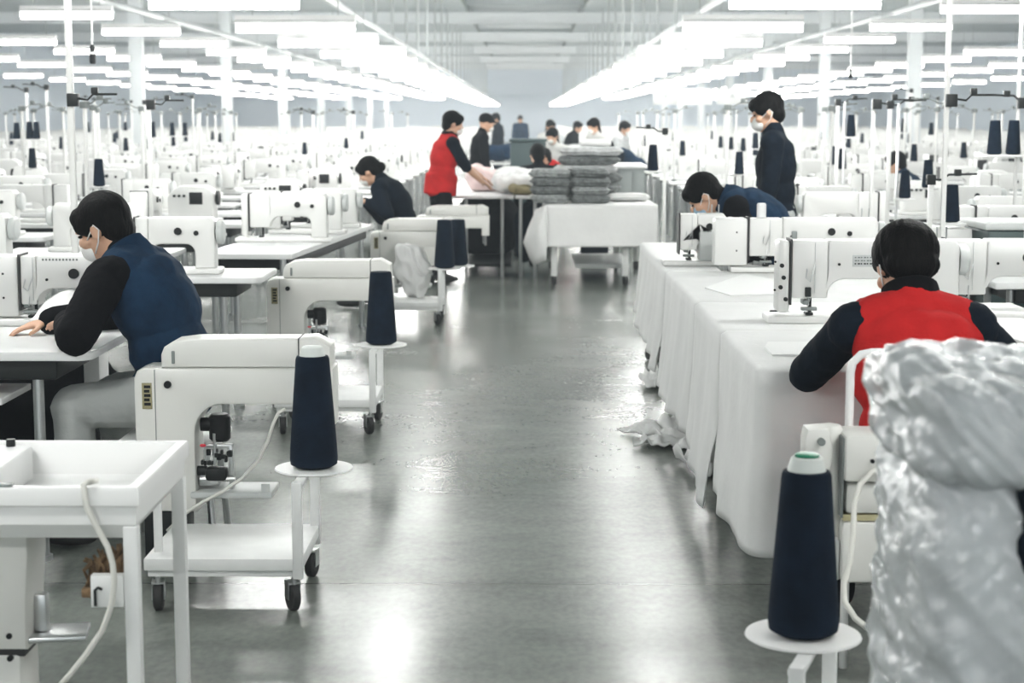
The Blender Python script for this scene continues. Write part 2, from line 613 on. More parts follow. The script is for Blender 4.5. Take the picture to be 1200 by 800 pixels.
def person(label, pos, yaw, k=1.0, lean=0.1, curl=0.2, neck=0.4, nod=0.3, turn=0.0, seat=True, hands=None, hints=None,
           outfit=None, vox=0.008, group=None, hair='short', mask=True, twist=0.0, knee_out=0.08, cat='person', spread=0.0, fold=0.0, thigh=0.42, drop=0.03, loose=0.014, hw=1.0, ch=1.0):
    """pos: middle of the pelvis; yaw: the way it faces (radians, from +X)"""
    pos = V(pos)
    of = dict(shirt='blackcloth', vest=None, legs='trousers', sleeve=0.95, collar=True)
    of.update(outfit or {})
    root = thing('person', label, cat, (pos.x, pos.y, 0), 0, group)
    o0 = V((pos.x, pos.y, 0))
    f = V((math.cos(yaw), math.sin(yaw), 0))
    l = V((-math.sin(yaw), math.cos(yaw), 0))
    pel = pos - o0

    def dr(a):
        return f * math.sin(a) + Z * math.cos(a)

    def fw(a):
        return f * math.cos(a) - Z * math.sin(a)
    a0, a1, a2 = lean, lean + curl * 0.5, lean + curl
    waist = pel + dr(a0) * 0.15 * k
    chest = waist + dr(a1) * 0.17 * k
    nb = chest + dr(a2) * 0.185 * k
    # shoulders may be turned against the hips
    l2 = (l * math.cos(twist) + f * math.sin(twist)).normalized()
    hd = nb + dr(neck) * 0.165 * k
    up = dr(nod)
    fd0 = fw(nod)
    fd = (fd0 * math.cos(turn) + l * math.sin(turn)).normalized()
    hl = up.cross(fd).normalized()
    H = lambda x, y, z: hd + hl * x * k + fd * y * k + up * z * k
    HA = (hl, fd, up)
    sh = {}
    for s in (1, -1):
        sh[s] = nb - dr(a2) * 0.035 * k + l2 * s * 0.178 * k + fw(a2) * (0.0 + (0.03 if seat else 0.0)) * k
    arms = {}
    for s in (1, -1):
        tgt = None if hands is None else hands.get(s)
        if tgt is None:
            tgt = sh[s] - Z * 0.53 * k + l * s * 0.05 * k + f * 0.07 * k
        else:
            tgt = V(tgt) - o0
        hint = (hints or {}).get(s)
        hint = V(hint) if hint is not None else (l * s * 0.6 - f * 0.45 - Z * 0.6)
        e, w = ik(sh[s], tgt, 0.285 * k, 0.25 * k, hint)
        arms[s] = (e, w)
    hip = {s: pel + l * s * 0.092 * k - Z * 0.02 for s in (1, -1)}
    leg = {}
    for s in (1, -1):
        if seat:
            kn = hip[s] + f * thigh * k + l * s * knee_out - Z * drop
            an = V((kn.x, kn.y, 0.09)) - f * (0.05 + fold) + l * s * 0.02
        else:
            zk = 0.5 * k
            kn = V((hip[s].x, hip[s].y, 0)) + Z * zk + f * 0.03 + l * s * (0.015 + spread * 0.5)
            an = V((hip[s].x, hip[s].y, 0.085)) - f * 0.03 + l * s * (0.02 + spread)
        leg[s] = (kn, an)

    def torso(mb, g, low=True, sw=0.178, rsh=0.062):
        if low:
            mb.ell(pel + dr(a0) * 0.01, ((0.168 + g) * k, (0.122 + g) * k, 0.135 * k), (l, fw(a0), dr(a0)))
        mb.ell(waist + dr(a1) * 0.01, ((0.150 + g) * k, (0.108 + g) * k, 0.16 * k), (l, fw(a1), dr(a1)))
        mb.ell(chest, ((0.172 + g) * k, (0.118 + g) * k, 0.175 * k), ((l + l2).normalized(), fw(a2), dr(a2)))
        mb.ell(chest + dr(a2) * 0.09 * k - fw(a2) * 0.012 * k, ((0.168 + g) * k, (0.100 + g) * k, 0.105 * k), (l2, fw(a2), dr(a2)))
        for s in (1, -1):
            p = nb - dr(a2) * 0.04 * k + l2 * s * sw * k + fw(a2) * 0.01 * k
            mb.cap(nb - dr(a2) * 0.02 * k, p, (rsh + 0.006 + g) * k, (rsh + g) * k)

    def limbs_up(mb, g, upto=1.0, lo=True):
        for s in (1, -1):
            e, w = arms[s]
            mb.cap(sh[s], e, (0.053 + g) * k, (0.043 + g) * k)
            if lo:
                mb.cap(e, e.lerp(w, upto), (0.042 + g) * k, (0.042 + (0.028 - 0.042) * upto + g) * k)

    # one continuous body
    mb = MB()
    torso(mb, 0.0)
    limbs_up(mb, 0.0)
    for s in (1, -1):
        kn, an = leg[s]
        mb.cap(hip[s], kn, 0.078 * k, 0.056 * k)
        mb.cap(kn, an, 0.054 * k, 0.037 * k)
        mb.ell(an + f * 0.06 - Z * 0.045, (0.04 * k, 0.11 * k, 0.035 * k), (l, f, Z))
    mb.cap(nb - dr(a2) * 0.05 * k, hd - up * 0.03 * k - fd * 0.02 * k, 0.058 * k, 0.054 * k)
    mb.ell(H(0, -0.008, 0.02), (0.074 * k, 0.094 * k, 0.098 * k), HA)
    mb.ell(H(0, 0.028, -0.055), (0.056 * k, 0.064 * k, 0.064 * k), HA)
    mb.ell(H(0, 0.062, -0.085), (0.028 * k, 0.026 * k, 0.026 * k), HA)
    mb.ell(H(0, 0.098, -0.022), (0.015 * k, 0.020 * k, 0.026 * k), HA)
    mb.ell(H(0, 0.088, -0.056), (0.022 * k, 0.012 * k, 0.011 * k), HA)
    for s in (1, -1):
        mb.ell(H(s * 0.078, -0.005, -0.012), (0.010 * k, 0.019 * k, 0.031 * k), HA)
        mb.ell(H(s * 0.045, 0.062, -0.03), (0.026 * k, 0.026 * k, 0.024 * k), HA)
        mb.ell(H(s * 0.032, 0.080, 0.018), (0.024 * k, 0.014 * k, 0.009 * k), HA)
    for s in (1, -1):
        e, w = arms[s]
        d = (w - e).normalized()
        if hands is not None and hands.get(s) is not None:
            dd = (d + f * 0.5 - Z * 0.15).normalized()
            add_hand(mb, w, dd, Z, -s if True else s, k, 0.35)
        else:
            add_hand(mb, w, (d - Z * 0.6).normalized(), l * s, 1 if s > 0 else -1, k, 0.6)
    link('body', baked(mb, 'body', vox, 3), 'skin', root, 180)
    # face details
    if vox < 0.011:
        for s in (1, -1):
            eb = MB()
            eb.ell(H(s * 0.032, 0.083, 0.002), (0.012 * k, 0.008 * k, 0.006 * k), HA, 2)
            eb.build('eye', 'black', root, 180)
    # shirt and sleeves
    mb = MB()
    torso(mb, 0.012)
    limbs_up(mb, loose, of['sleeve'] if of['sleeve'] > 0.3 else 0.0, of['sleeve'] > 0.3)
    if of['sleeve'] > 0.3:
        for s in (1, -1):
            e, w = arms[s]
            a = e.lerp(w, of['sleeve'] - 0.13)
            mb.cap(a, e.lerp(w, of['sleeve']), 0.046 * k, 0.044 * k)
    if of['collar']:
        mb.cap(nb - dr(a2) * 0.03 * k, nb + dr((a2 + neck) / 2) * 0.055 * k, 0.082 * k, 0.066 * k)
    link('shirt', baked(mb, 'shirt', vox, 3, 0.006 if vox < 0.012 else 0.0, 11), of['shirt'], root, 180)
    if of['vest']:
        mb = MB()
        torso(mb, 0.026, True, 0.118, 0.066)
        mb.ell(pel + dr(a0) * 0.03, (0.192 * k, 0.150 * k, 0.10 * k), (l, fw(a0), dr(a0)))
        mb.cyl(pel - dr(a0) * 0.06 * k, waist, 0.168 * k, 0.165 * k, 24) if not seat else None
        mb.cap(nb - dr(a2) * 0.03 * k - fw(a2) * 0.02 * k, nb + dr(a2) * 0.012 * k - fw(a2) * 0.018 * k, 0.085 * k, 0.078 * k)
        vs = link('vest', baked(mb, 'vest', vox, 4, 0.010 if vox < 0.012 else 0.0, 7), of['vest'], root, 180)
        if of.get('vcollar'):
            mb = MB()
            mb.lathe([(0.084 * k, -0.035 * k), (0.087 * k, 0.03 * k * ch), (0.083 * k, 0.052 * k * ch), (0.077 * k, 0.056 * k * ch), (0.070 * k, 0.048 * k * ch), (0.07 * k, -0.03 * k)], nb + dr(a2) * 0.018 * k, 24, dr((a2 + neck) / 2))
            mb.build('collar', of['vcollar'], vs)
    # trousers
    mb = MB()
    mb.ell(pel, (0.180 * k, 0.134 * k, 0.14 * k), (l, fw(a0), dr(a0)))
    for s in (1, -1):
        kn, an = leg[s]
        mb.cap(hip[s], kn, 0.096 * k, 0.076 * k)
        mb.cap(kn, an + Z * 0.02, 0.074 * k, 0.060 * k)
    link('trousers', baked(mb, 'trousers', vox * 1.15, 3, 0.008 if vox < 0.012 else 0.0, 9), of['legs'], root, 180)
    for s in (1, -1):
        kn, an = leg[s]
        mb2 = MB()
        mb2.ell(an + f * 0.065 - Z * 0.045, (0.047 * k, 0.128 * k, 0.040), (l, f, Z), 3)
        mb2.ell(an - Z * 0.015, (0.046 * k, 0.055 * k, 0.05), (l, f, Z), 3)
        link('shoe', baked(mb2, 'shoe', max(vox, 0.009), 2), 'rubber', root, 180)
    # hair
    mb = MB()
    if hair == 'hat':
        mb.ell(H(0, -0.012, 0.045), (0.088 * k, 0.106 * k, 0.088 * k), HA)
        mb.ell(H(0, 0.085, 0.04), (0.062 * k, 0.06 * k, 0.012 * k), HA)
    else:
        mb.ell(H(0, -0.018, 0.036), (0.0885 * k * hw, 0.106 * k, 0.099 * k), HA)
        mb.ell(H(0, -0.058, -0.022), (0.075 * k * hw, 0.056 * k, (0.070 if hw == 1.0 else 0.055) * k), HA)
        mb.ell(H(0, 0.056, 0.062), (0.074 * k, 0.046 * k, 0.046 * k), HA)
        for s in (1, -1):
            mb.ell(H(s * 0.064, 0.022, 0.03), (0.022 * k, 0.058 * k, 0.042 * k), HA)
        if hair == 'bun':
            mb.ell(H(0, -0.115, -0.02), (0.045 * k, 0.042 * k, 0.045 * k), HA)
        if hair == 'long':
            mb.ell(H(0, -0.07, -0.10), (0.07 * k, 0.045 * k, 0.10 * k), HA)
    hm = baked(mb, 'hair', min(vox, 0.014), 2)
    if vox < 0.012:
        nr = [v.normal.copy() for v in hm.vertices]
        for v, n in zip(hm.vertices, nr):
            q = v.co - hd
            c = V((q.dot(hl) / k, q.dot(fd) / k, q.dot(up) / k))
            a = math.atan2(c.x, -c.y)
            w = noise.noise(V((a * 9, c.z * 9, 2.0))) * 0.5 + noise.noise(V((a * 22, c.z * 12, 5.0))) * 0.3
            v.co += n * w * 0.006 * k
    link('hat' if hair == 'hat' else 'hair', hm, 'hair', root, 180)
    if mask:
        mb = MB()
        mb.ell(H(0, 0.060, -0.055), (0.055 * k, 0.056 * k, 0.052 * k), HA)
        mm = link('face_mask', baked(mb, 'face_mask', max(0.006, vox), 2), of.get('mask', 'mask'), root, 180)
        if vox < 0.012:
            for s in (1, -1):
                tb = MB()
                tb.tube([H(s * 0.056, 0.056, -0.03), H(s * 0.072, 0.025, -0.012), H(s * 0.084, -0.012, 0.012), H(s * 0.086, -0.026, -0.012), H(s * 0.076, 0.0, -0.05), H(s * 0.056, 0.04, -0.08)], 0.0028 * k, 6)
                tb.build('ear_loop', 'mask', mm, 180)
    return root


VN = dict(shirt='blackcloth', vest='navy', legs='trousers', vcollar='navy')
VR = dict(shirt='darknavy', vest='redcloth', legs='blackcloth', vcollar='blackcloth')

# the man in the navy vest, seated at the end of the first bench
_y1 = 6.55
p1 = V((xat(205, _y1, 0.58), _y1, 0.60))
person('seated worker in navy denim vest and black sleeves sewing beside the aisle, white face mask', p1, math.radians(165), 1.06, 0.10, 0.42, 0.75, 0.42, 0.0, True,
       {1: at(80, 379, 6.44), -1: at(58, 377, 6.74)}, {1: V((0.35, -1.0, -0.10)), -1: V((0.3, 0.6, -0.2))}, VN, 0.0075, knee_out=0.07, fold=-0.02, thigh=0.33, loose=0.024)
# the worker in the red vest, seen from behind
_y6 = 5.24
p6 = V((xat(1080, _y6, 0.55), _y6, 0.52))
person('seated worker in bright red vest with dark sleeves, seen from behind', p6, math.radians(93), 1.08, 0.10, 0.36, 0.62, 0.50, 0.05, True,
       {1: V((1.08, 5.84, 0.90)), -1: V((1.58, 5.84, 0.90))}, {1: V((-0.75, -0.3, -0.75)), -1: V((0.75, -0.3, -0.75))}, VR, 0.008, thigh=0.35, fold=0.06, hw=1.13, ch=1.25)
# the bent man in the navy vest behind the white machine
_y5 = 10.3
p5 = V((xat(926, _y5, 0.76), _y5, 0.77))
person('seated worker in navy vest bending low over a machine, pale blue mask', p5, math.radians(172), 1.06, 0.42, 0.62, 1.35, 0.75, 0.0, True,
       {1: V((p5.x - 0.42, p5.y - 0.10, 0.89)), -1: V((p5.x - 0.44, p5.y + 0.16, 0.89))}, {1: V((0.3, -0.15, -1)), -1: V((0.3, 0.2, -1))}, dict(VN, mask='bluemask'), 0.010, thigh=0.30, drop=0.22)
# the standing man in the dark jacket
_y4 = 11.6
p4 = V((xat(909, _y4, 0.95), _y4, 0.99))
person('standing worker in dark navy jacket looking down at the benches', p4, math.radians(170), 1.06, 0.0, 0.08, 0.30, 0.30, 0.15, False,
       None, None, dict(shirt='darknavy', legs='trousers'), 0.010)
# the woman seated behind the third trolley
_y2 = 15.0
p2 = V((xat(474, _y2, 0.60), _y2, 0.62))
person('seated worker in dark teal top with hair tied back and face mask, bending over bench', p2, math.radians(168), 1.02, 0.10, 0.50, 0.95, 0.55, 0.0, True,
       {1: V((p2.x - 0.30, p2.y - 0.16, 0.93)), -1: V((p2.x - 0.36, p2.y + 0.10, 0.93))}, {1: V((0.5, -0.6, -0.6))}, dict(shirt='darknavy', legs='trousers'), 0.012, hair='bun')
# the standing woman in the red vest at the cutting table
_y3 = 17.3
p3 = V((xat(516, _y3, 0.95), _y3, 0.945))
person('standing worker in red vest with bare forearms at the white cutting table', p3, math.radians(18), 1.0, 0.10, 0.14, 0.30, 0.22, -0.1, False,
       {-1: V((p3.x + 0.42, p3.y + 0.05, 1.02)), 1: V((p3.x + 0.45, p3.y + 0.30, 1.02))}, None, dict(shirt='darknavy', vest='redcloth', legs='blackcloth', sleeve=0.1, vcollar='blackcloth'), 0.012)
BG = [
    ('standing worker in dark cap and black top facing along the cutting table', 559, 22.9, 0.94, 10, False, dict(shirt='blackcloth', legs='blackcloth'), 'hat', True, 0.10, 1.0),
    ('worker in dark navy jacket standing by the tables, far down the aisle', 585, 40.0, 0.97, 200, False, dict(shirt='darknavy', legs='darknavy'), 'short', False, 0.05, 1.03),
    ('distant worker in navy standing in the middle of the aisle', 610, 55.0, 0.96, 260, False, dict(shirt='navy', legs='darknavy'), 'short', False, 0.0, 1.02),
    ('far worker with dark hair in pale top beside the green panel', 641, 33.0, 0.85, 300, False, dict(shirt='paleshirt', legs='darknavy'), 'long', False, 0.1, 1.0),
    ('worker in pale top with dark long hair behind the folded cloth', 652, 25.5, 0.74, 240, False, dict(shirt='paleshirt', legs='blackcloth'), 'long', True, 0.1, 1.0),
    ('worker with dark hair and a red collar bending behind the cloth piles', 671, 22.8, 0.62, 200, True, dict(shirt='blackcloth', vest='redcloth', legs='blackcloth'), 'short', False, 0.5, 1.0),
    ('crouching worker whose black hair shows above the cloth heap', 634, 19.9, 0.56, 100, True, dict(shirt='blackcloth', legs='blackcloth'), 'short', False, 0.2, 1.05),
    ('masked worker with dark hair facing the aisle behind the grey cabinet', 703, 27.0, 0.88, 215, False, dict(shirt='paleshirt', legs='darknavy'), 'long', True, 0.1, 1.0),
    ('worker with dark hair in grey behind the grey cabinet', 722, 30.0, 0.84, 330, False, dict(shirt='lgreycloth', legs='darknavy'), 'short', True, 0.15, 1.0),
    ('worker in navy vest stooping at the bench past the grey cabinet', 750, 28.4, 0.80, 190, False, dict(shirt='darknavy', vest='navy', legs='darknavy'), 'short', False, 0.75, 1.0),
    ('distant seated worker in blue with dark hair among the right-hand rows', 1086, 17.74, 0.60, 160, True, dict(shirt='navy', legs='darknavy'), 'short', False, 0.35, 1.0),
    ('dark haired worker bent over the far benches', 663, 38.0, 0.86, 340, False, dict(shirt='blackcloth', legs='blackcloth'), 'short', False, 0.3, 1.0),
]
for lab, px, y, pz, yw, st, of, hr, mk, ln, kk in BG:
    person(lab, (xat(px, y, 1.2), y, pz), math.radians(yw), kk, ln, ln * 0.5, ln + 0.3, 0.25, 0.0, st, None, None, of, 0.018, hair=hr, mask=mk)
# --------------------------------------------------------- room structure ----
XW, YB, YF, ZC = 24.0, 126.0, -7.0, 5.3
m_ = MB(); m_.span(-XW, XW, YF, YB, -0.1, 0.0); struct(m_.build('floor', 'floor'))
m_ = MB(); m_.span(-XW, -2.0, YF, YB, ZC, ZC + 0.1); m_.span(2.0, XW, YF, YB, ZC, ZC + 0.1); struct(m_.build('ceiling', 'ceiling'))
m_ = MB(); m_.span(-2.0, 2.0, YF, YB, ZC + 0.35, ZC + 0.45); m_.span(-2.0, -1.95, YF, YB, ZC, ZC + 0.35); m_.span(1.95, 2.0, YF, YB, ZC, ZC + 0.35)
struct(m_.build('ceiling_recess', 'skylight'))
m_ = MB(); m_.span(-XW - 0.1, -XW, YF, YB, 0, ZC); struct(m_.build('wall_left', 'wall'))
m_ = MB(); m_.span(XW, XW + 0.1, YF, YB, 0, ZC); struct(m_.build('wall_right', 'wall'))
m_ = MB(); m_.span(-XW, XW, YB, YB + 0.1, 0, ZC + 0.4); struct(m_.build('wall_back', 'wall'))
m_ = MB(); m_.span(-XW, XW, YF - 0.1, YF, 0, ZC + 0.4); struct(m_.build('wall_front', 'wall'))
for y in (46, 60, 74, 88, 102, 116):
    m_ = MB()
    m_.span(-XW, XW, y - 0.12, y + 0.12, ZC - 0.38, ZC - 0.32)
    m_.span(-XW, XW, y - 0.12, y + 0.12, ZC - 0.06, ZC)
    m_.span(-XW, XW, y - 0.03, y + 0.03, ZC - 0.32, ZC - 0.06)
    struct(m_.build('ceiling_beam', 'beam'))
for y in range(34, 124, 3):
    m_ = MB(); m_.span(-1.95, 1.95, y - 0.08, y + 0.08, ZC + 0.12, ZC + 0.34)
    struct(m_.build('ceiling_purlin', 'beam' if y % 2 else 'ceiling'))
for x in (-9.0, 9.0):
    for y in range(40, 124, 12):
        m_ = MB()
        m_.span(x - 0.15, x + 0.15, y - 0.15, y + 0.15, 0, ZC, 0.015)
        m_.span(x - 0.24, x + 0.24, y - 0.24, y + 0.24, 0, 0.12, 0.01)
        m_.span(x - 0.22, x + 0.22, y - 0.22, y + 0.22, ZC - 0.45, ZC - 0.40)
        struct(m_.build('column', 'beam'))

# service pipes and their hangers under the roof
for x, z, r, lab in ((-2.6, 3.22, 0.05, 'long white service pipe above the lamp row left of the aisle'), (2.6, 3.22, 0.05, 'long white service pipe above the lamp row right of the aisle'),
                     (-6.7, 3.5, 0.06, 'long white service pipe high over the benches left of the aisle'), (6.5, 3.5, 0.06, 'long white service pipe high over the benches right of the aisle')):
    m_ = MB(); m_.cyl((x, YF + 0.2, z), (x, 124, z), r, None, 10)
    for y in range(2, 124, 6):
        m_.cyl((x, y, z), (x, y + 0.12, z), r * 1.25, None, 10)
    t = tag(m_.build('ceiling_pipe', 'pipe'), lab, 'pipe', 'service pipes under the ceiling')
    for y in range(30, 122, 4):
        if abs(x) < 5:
            m_ = MB(); m_.cyl((x, y, z), (x, y, ZC), 0.035, None, 8)
            m_.build('hanger_rod', 'pipe', t)

# ----------------------------------------------------------------- lamps ----
mh = MB()
mh.prism([(-0.045, 0.03), (-0.085, 0.0), (-0.085, -0.012), (0.085, -0.012), (0.085, 0.0), (0.045, 0.03), (0.045, 0.075), (-0.045, 0.075)], -0.63, 0.63)
HOUSE = mh.mesh('lamp_housing')
mt = MB(); mt.cyl((0, -0.62, -0.058), (0, 0.62, -0.058), 0.043, None, 8)
TUBE = mt.mesh('lamp_tube')
mr = MB()
for s in (-0.45, 0.45):
    mr.cyl((0, s, 0.07), (0, s, 0.57), 0.006, None, 6)
RODS = mr.mesh('lamp_rods')
n_lamp = 0
LAMPCOLS = [(-2.45, 2.65, 3.7, 'inner row beside the aisle, left'), (2.32, 2.65, 3.7, 'inner row beside the aisle, right'),
            (-6.2, 3.1, 4.4, 'second row from the aisle, left'), (5.95, 3.1, 4.4, 'second row from the aisle, right'),
            (-9.2, 3.1, 4.4, 'third row from the aisle, left'), (9.95, 3.1, 4.4, 'third row from the aisle, right'),
            (-12.6, 3.1, 4.6, 'fourth row from the aisle, left'), (13.0, 3.1, 4.6, 'fourth row from the aisle, right'),
            (-16.5, 3.1, 5.5, 'fifth row from the aisle, left'), (17.0, 3.1, 5.5, 'fifth row from the aisle, right')]
first_lamp = None
for ci, (x, z, dy, lab) in enumerate(LAMPCOLS):
    y0 = 14.5 if abs(x) < 3 else 22.3 + (ci % 3) * 0.7
    ks = range(-5, 34)
    idx = 0
    for k in ks:
        y = y0 + dy * k
        if y < -5.5 or y > 121 or (abs(x) > 7 and y < abs(x) * 2.4) or (abs(x) > 3 and y < -2):
            continue
        if y >= 14:
            idx += 1
        yj = y + random.uniform(-0.12, 0.12)
        if first_lamp is None:
            t = thing('ceiling_light', None, None)
            link('housing', HOUSE, 'plastic', t, 30)
            link('tube', TUBE, 'tube', t, 60)
            link('rod', RODS, 'pipe', t, 60)
            # lamps run across the hall
            for ch in t.children:
                ch.rotation_euler = (0, 0, PI / 2)
            first_lamp = t
        else:
            t = copy_tree(first_lamp)
        t.location = (x + random.uniform(-0.06, 0.06), yj, z)
        t['category'] = 'lamp'
        if y < 14:
            t['label'] = 'white strip lamp hanging overhead near the camera'
            t['group'] = 'strip lamps overhead near the camera'
        elif idx <= 12 and y < 70:
            t['label'] = 'lit strip lamp, %s from the front in the %s' % (ordw(idx), lab)
            t['group'] = 'hanging strip lamps'
        else:
            t['label'] = 'small far strip lamp in the %s' % lab
            t['group'] = 'far strip lamps, %s' % lab
        n_lamp += 1

# recessed light panels along the edges of the roof recess, mirrored in the floor
for s in (-1, 1):
    for i, y in enumerate((19.5, 23.0, 30.0, 39.5, 44.0)):
        t = thing('ceiling_panel', 'recessed light panel %s of the recess over the aisle, above the frame' % ('left' if s < 0 else 'right'), 'lamp', (s * 1.72, y, ZC - 0.05), 0, 'recessed light panels %s of the recess' % ('left' if s < 0 else 'right'))
        mb = MB(); mb.span(-0.20, 0.20, -0.65, 0.65, 0.0, 0.05, 0.005); mb.build('frame', 'plastic', t)
        mb = MB(); mb.span(-0.16, 0.16, -0.6, 0.6, -0.012, 0.0); mb.build('diffuser', 'panel', t)

# -------------------------------------------------------- sewing machines ----


def machine_parts(root, pw=0.065, bw=0.12, al=0.36, h=0.33, cover=True, detail=True, plate=False, tone='enamel', dial=0.19):
    """lockstitch head: needle at x = 0, arm to +x, operator's side -y"""
    ab = h * 0.53
    hp = pw / 2
    mb = MB()
    poly = [(hp, h - 0.012), (hp + 0.01, h), (al - 0.02, h), (al, h - 0.025), (al, 0.03), (al - 0.11, 0.03), (al - 0.11, ab - 0.05)]
    poly += arc(al - 0.16, ab - 0.05, 0.05, 0, 90, 5)[1:]
    poly += [(hp + 0.07, ab)]
    poly += arc(hp + 0.07, ab - 0.07, 0.07, 90, 180, 5)[1:]
    mb.prism(poly, -0.062, 0.062, 0.012)
    mb.build('arm_body', tone, root)
    mb = MB(); mb.span(-hp, hp, -0.060, 0.060, h * 0.30, h - 0.002, 0.008)
    fp = mb.build('face_plate', tone, root)
    mb = MB(); mb.span(-hp - 0.008, -hp, -0.066, 0.066, h * 0.22, h + 0.004)
    mb.build('seam_strip', 'seam', root)
    if cover:
        mb = MB(); mb.span(-hp - 0.008 - bw, -hp - 0.008, -0.064, 0.064, h * 0.12, h - 0.001, 0.016)
        ec = mb.build('end_cover', tone, root)
        if detail:
            for zz in (h * 0.4, h * 0.74):
                mb = MB(); mb.cyl((-hp - 0.07, -0.066, zz), (-hp - 0.07, -0.060, zz), 0.005, None, 8); mb.build('screw', 'black', ec)
    mb = MB(); mb.span(-hp - 0.10, al + 0.03, -0.09, 0.09, 0, 0.03, 0.008)
    mb.build('bed', tone, root)
    mb = MB()
    mb.cyl((0, -0.02, 0.07), (0, -0.02, h * 0.33), 0.006, None, 8)
    mb.cyl((0, -0.02, 0.032), (0, -0.02, 0.08), 0.0022, None, 6)
    mb.build('needle_bar', 'steel', root)
    mb = MB()
    mb.cyl((0.012, 0.0, 0.04), (0.012, 0.0, h * 0.33), 0.007, None, 8)
    mb.span(-0.012, 0.02, -0.045, 0.012, 0.031, 0.042, 0.003)
    mb.build('presser_foot', 'dark', root)
    mb = MB(); mb.cyl((dial, -0.072, h - 0.075), (dial, -0.058, h - 0.075), 0.021, None, 18); mb.build('tension_dial', 'black', root)
    mb = MB(); mb.cyl((dial + 0.10, -0.070, h - 0.085), (dial + 0.10, -0.058, h - 0.085), 0.014, None, 14); mb.build('stitch_knob', 'black', root)
    mb = MB(); mb.lathe([(0.03, 0), (0.058, 0.002), (0.065, 0.012), (0.065, 0.032), (0.055, 0.042), (0.02, 0.044)], (al + 0.004, 0, h - 0.085), 22, V((1, 0, 0)))
    mb.build('handwheel', 'lgrey', root)
    if detail:
        mb = MB(); mb.cyl((hp + 0.045, -0.068, h - 0.10), (hp + 0.045, -0.06, h - 0.10), 0.006, None, 8); mb.build('screw', 'black', root)
        mb = MB()
        mb.tube([(-0.012, -0.066, h * 0.66), (-0.018, -0.074, h * 0.55), (0.0, -0.075, h * 0.5), (0.012, -0.07, h * 0.62), (0.02, -0.066, h * 0.7)], 0.0025, 6)
        mb.tube([(0.005, -0.066, h * 0.42), (0.002, -0.07, h * 0.3), (0, -0.03, h * 0.22)], 0.002, 6)
        mb.build('thread_guide', 'steel', root)
        mb = MB(); mb.span(-0.03, 0.035, -0.05, -0.02, 0.05, 0.064, 0.003); mb.span(-0.025, 0.0, -0.055, 0.02, 0.075, 0.095, 0.004)
        mb.build('clamp', 'grey', root)
        for xx in (al - 0.08, al - 0.04):
            mb = MB(); mb.cyl((xx, 0.02, h - 0.002), (xx, 0.02, h + 0.05), 0.004, None, 8); mb.build('spool_pin', 'steel', root)
        mb = MB(); mb.tube([(0.02, -0.062, h - 0.01), (0.02, -0.068, h * 0.6), (0.02, -0.064, h * 0.36)], 0.0018, 5); mb.build('thread_slot', 'lgrey', fp)
    if plate:
        mb = MB(); mb.span(hp + 0.10, hp + 0.20, -0.066, -0.06, h - 0.11, h - 0.06, 0.002)
        pl = mb.build('label_plate', 'lgrey', root)
        for r_ in range(3):
            mb = MB()
            for c_ in range(7):
                w = 0.008 + 0.004 * ((c_ * 7 + r_ * 3) % 2)
                x0 = hp + 0.108 + c_ * 0.0125
                mb.span(x0, x0 + w * 0.8, -0.0675, -0.0655, h - 0.074 - r_ * 0.013, h - 0.0685 - r_ * 0.013)
            mb.build('print_line', 'dark' if r_ == 2 else 'grey', pl)


def table_parts(root, x0, x1, y0, y1, zt, detail=True, pan=True, r=0.06):
    """white topped bench on steel legs"""
    pts = [(x0, y0), (x1 - r, y0)] + [(x1 - r + r * math.sin(a), y0 + r - r * math.cos(a)) for a in [PI / 2 * i / 6 for i in range(1, 7)]] + [(x1, y1), (x0, y1)]
    mb = MB()
    tb = bmesh.new()
    f_ = tb.faces.new([tb.verts.new((x, y, zt - 0.032)) for x, y in pts])
    e_ = bmesh.ops.extrude_face_region(tb, geom=[f_])
    bmesh.ops.translate(tb, vec=(0, 0, 0.032), verts=[v for v in e_['geom'] if isinstance(v, bmesh.types.BMVert)])
    bmesh.ops.recalc_face_normals(tb, faces=tb.faces)
    bmesh.ops.bevel(tb, geom=tb.edges[:], offset=0.005, segments=2, affect='EDGES')
    mb._add(tb)
    mb.build('tabletop', 'laminate', root)
    for x in (x0 + 0.10, x1 - 0.22):
        for y in (y0 + 0.08, y1 - 0.08):
            mb = MB(); mb.cyl((x, y, 0.0), (x, y, zt - 0.032), 0.021, None, 12)
            mb.cyl((x, y, 0.0), (x, y, 0.02), 0.032, None, 12)
            mb.build('leg', 'steel', root)
    if pan:
        mb = MB(); mb.span(x0 + 0.12, x1 - 0.14, y0 + 0.05, y1 - 0.06, zt - 0.11, zt - 0.033, 0.01); mb.build('oil_pan', 'dark', root)
    if detail:
        mb = MB()
        for y in (y0 + 0.08, y1 - 0.08):
            mb.cyl((x0 + 0.1, y, 0.16), (x1 - 0.22, y, 0.16), 0.014, None, 10)
        mb.build('cross_bar', 'steel', root)
        mb = MB(); mb.span(x0 + 0.3, x0 + 0.75, y0 + 0.15, y1 - 0.2, 0.10, 0.13, 0.005); mb.build('treadle', 'dark', root)


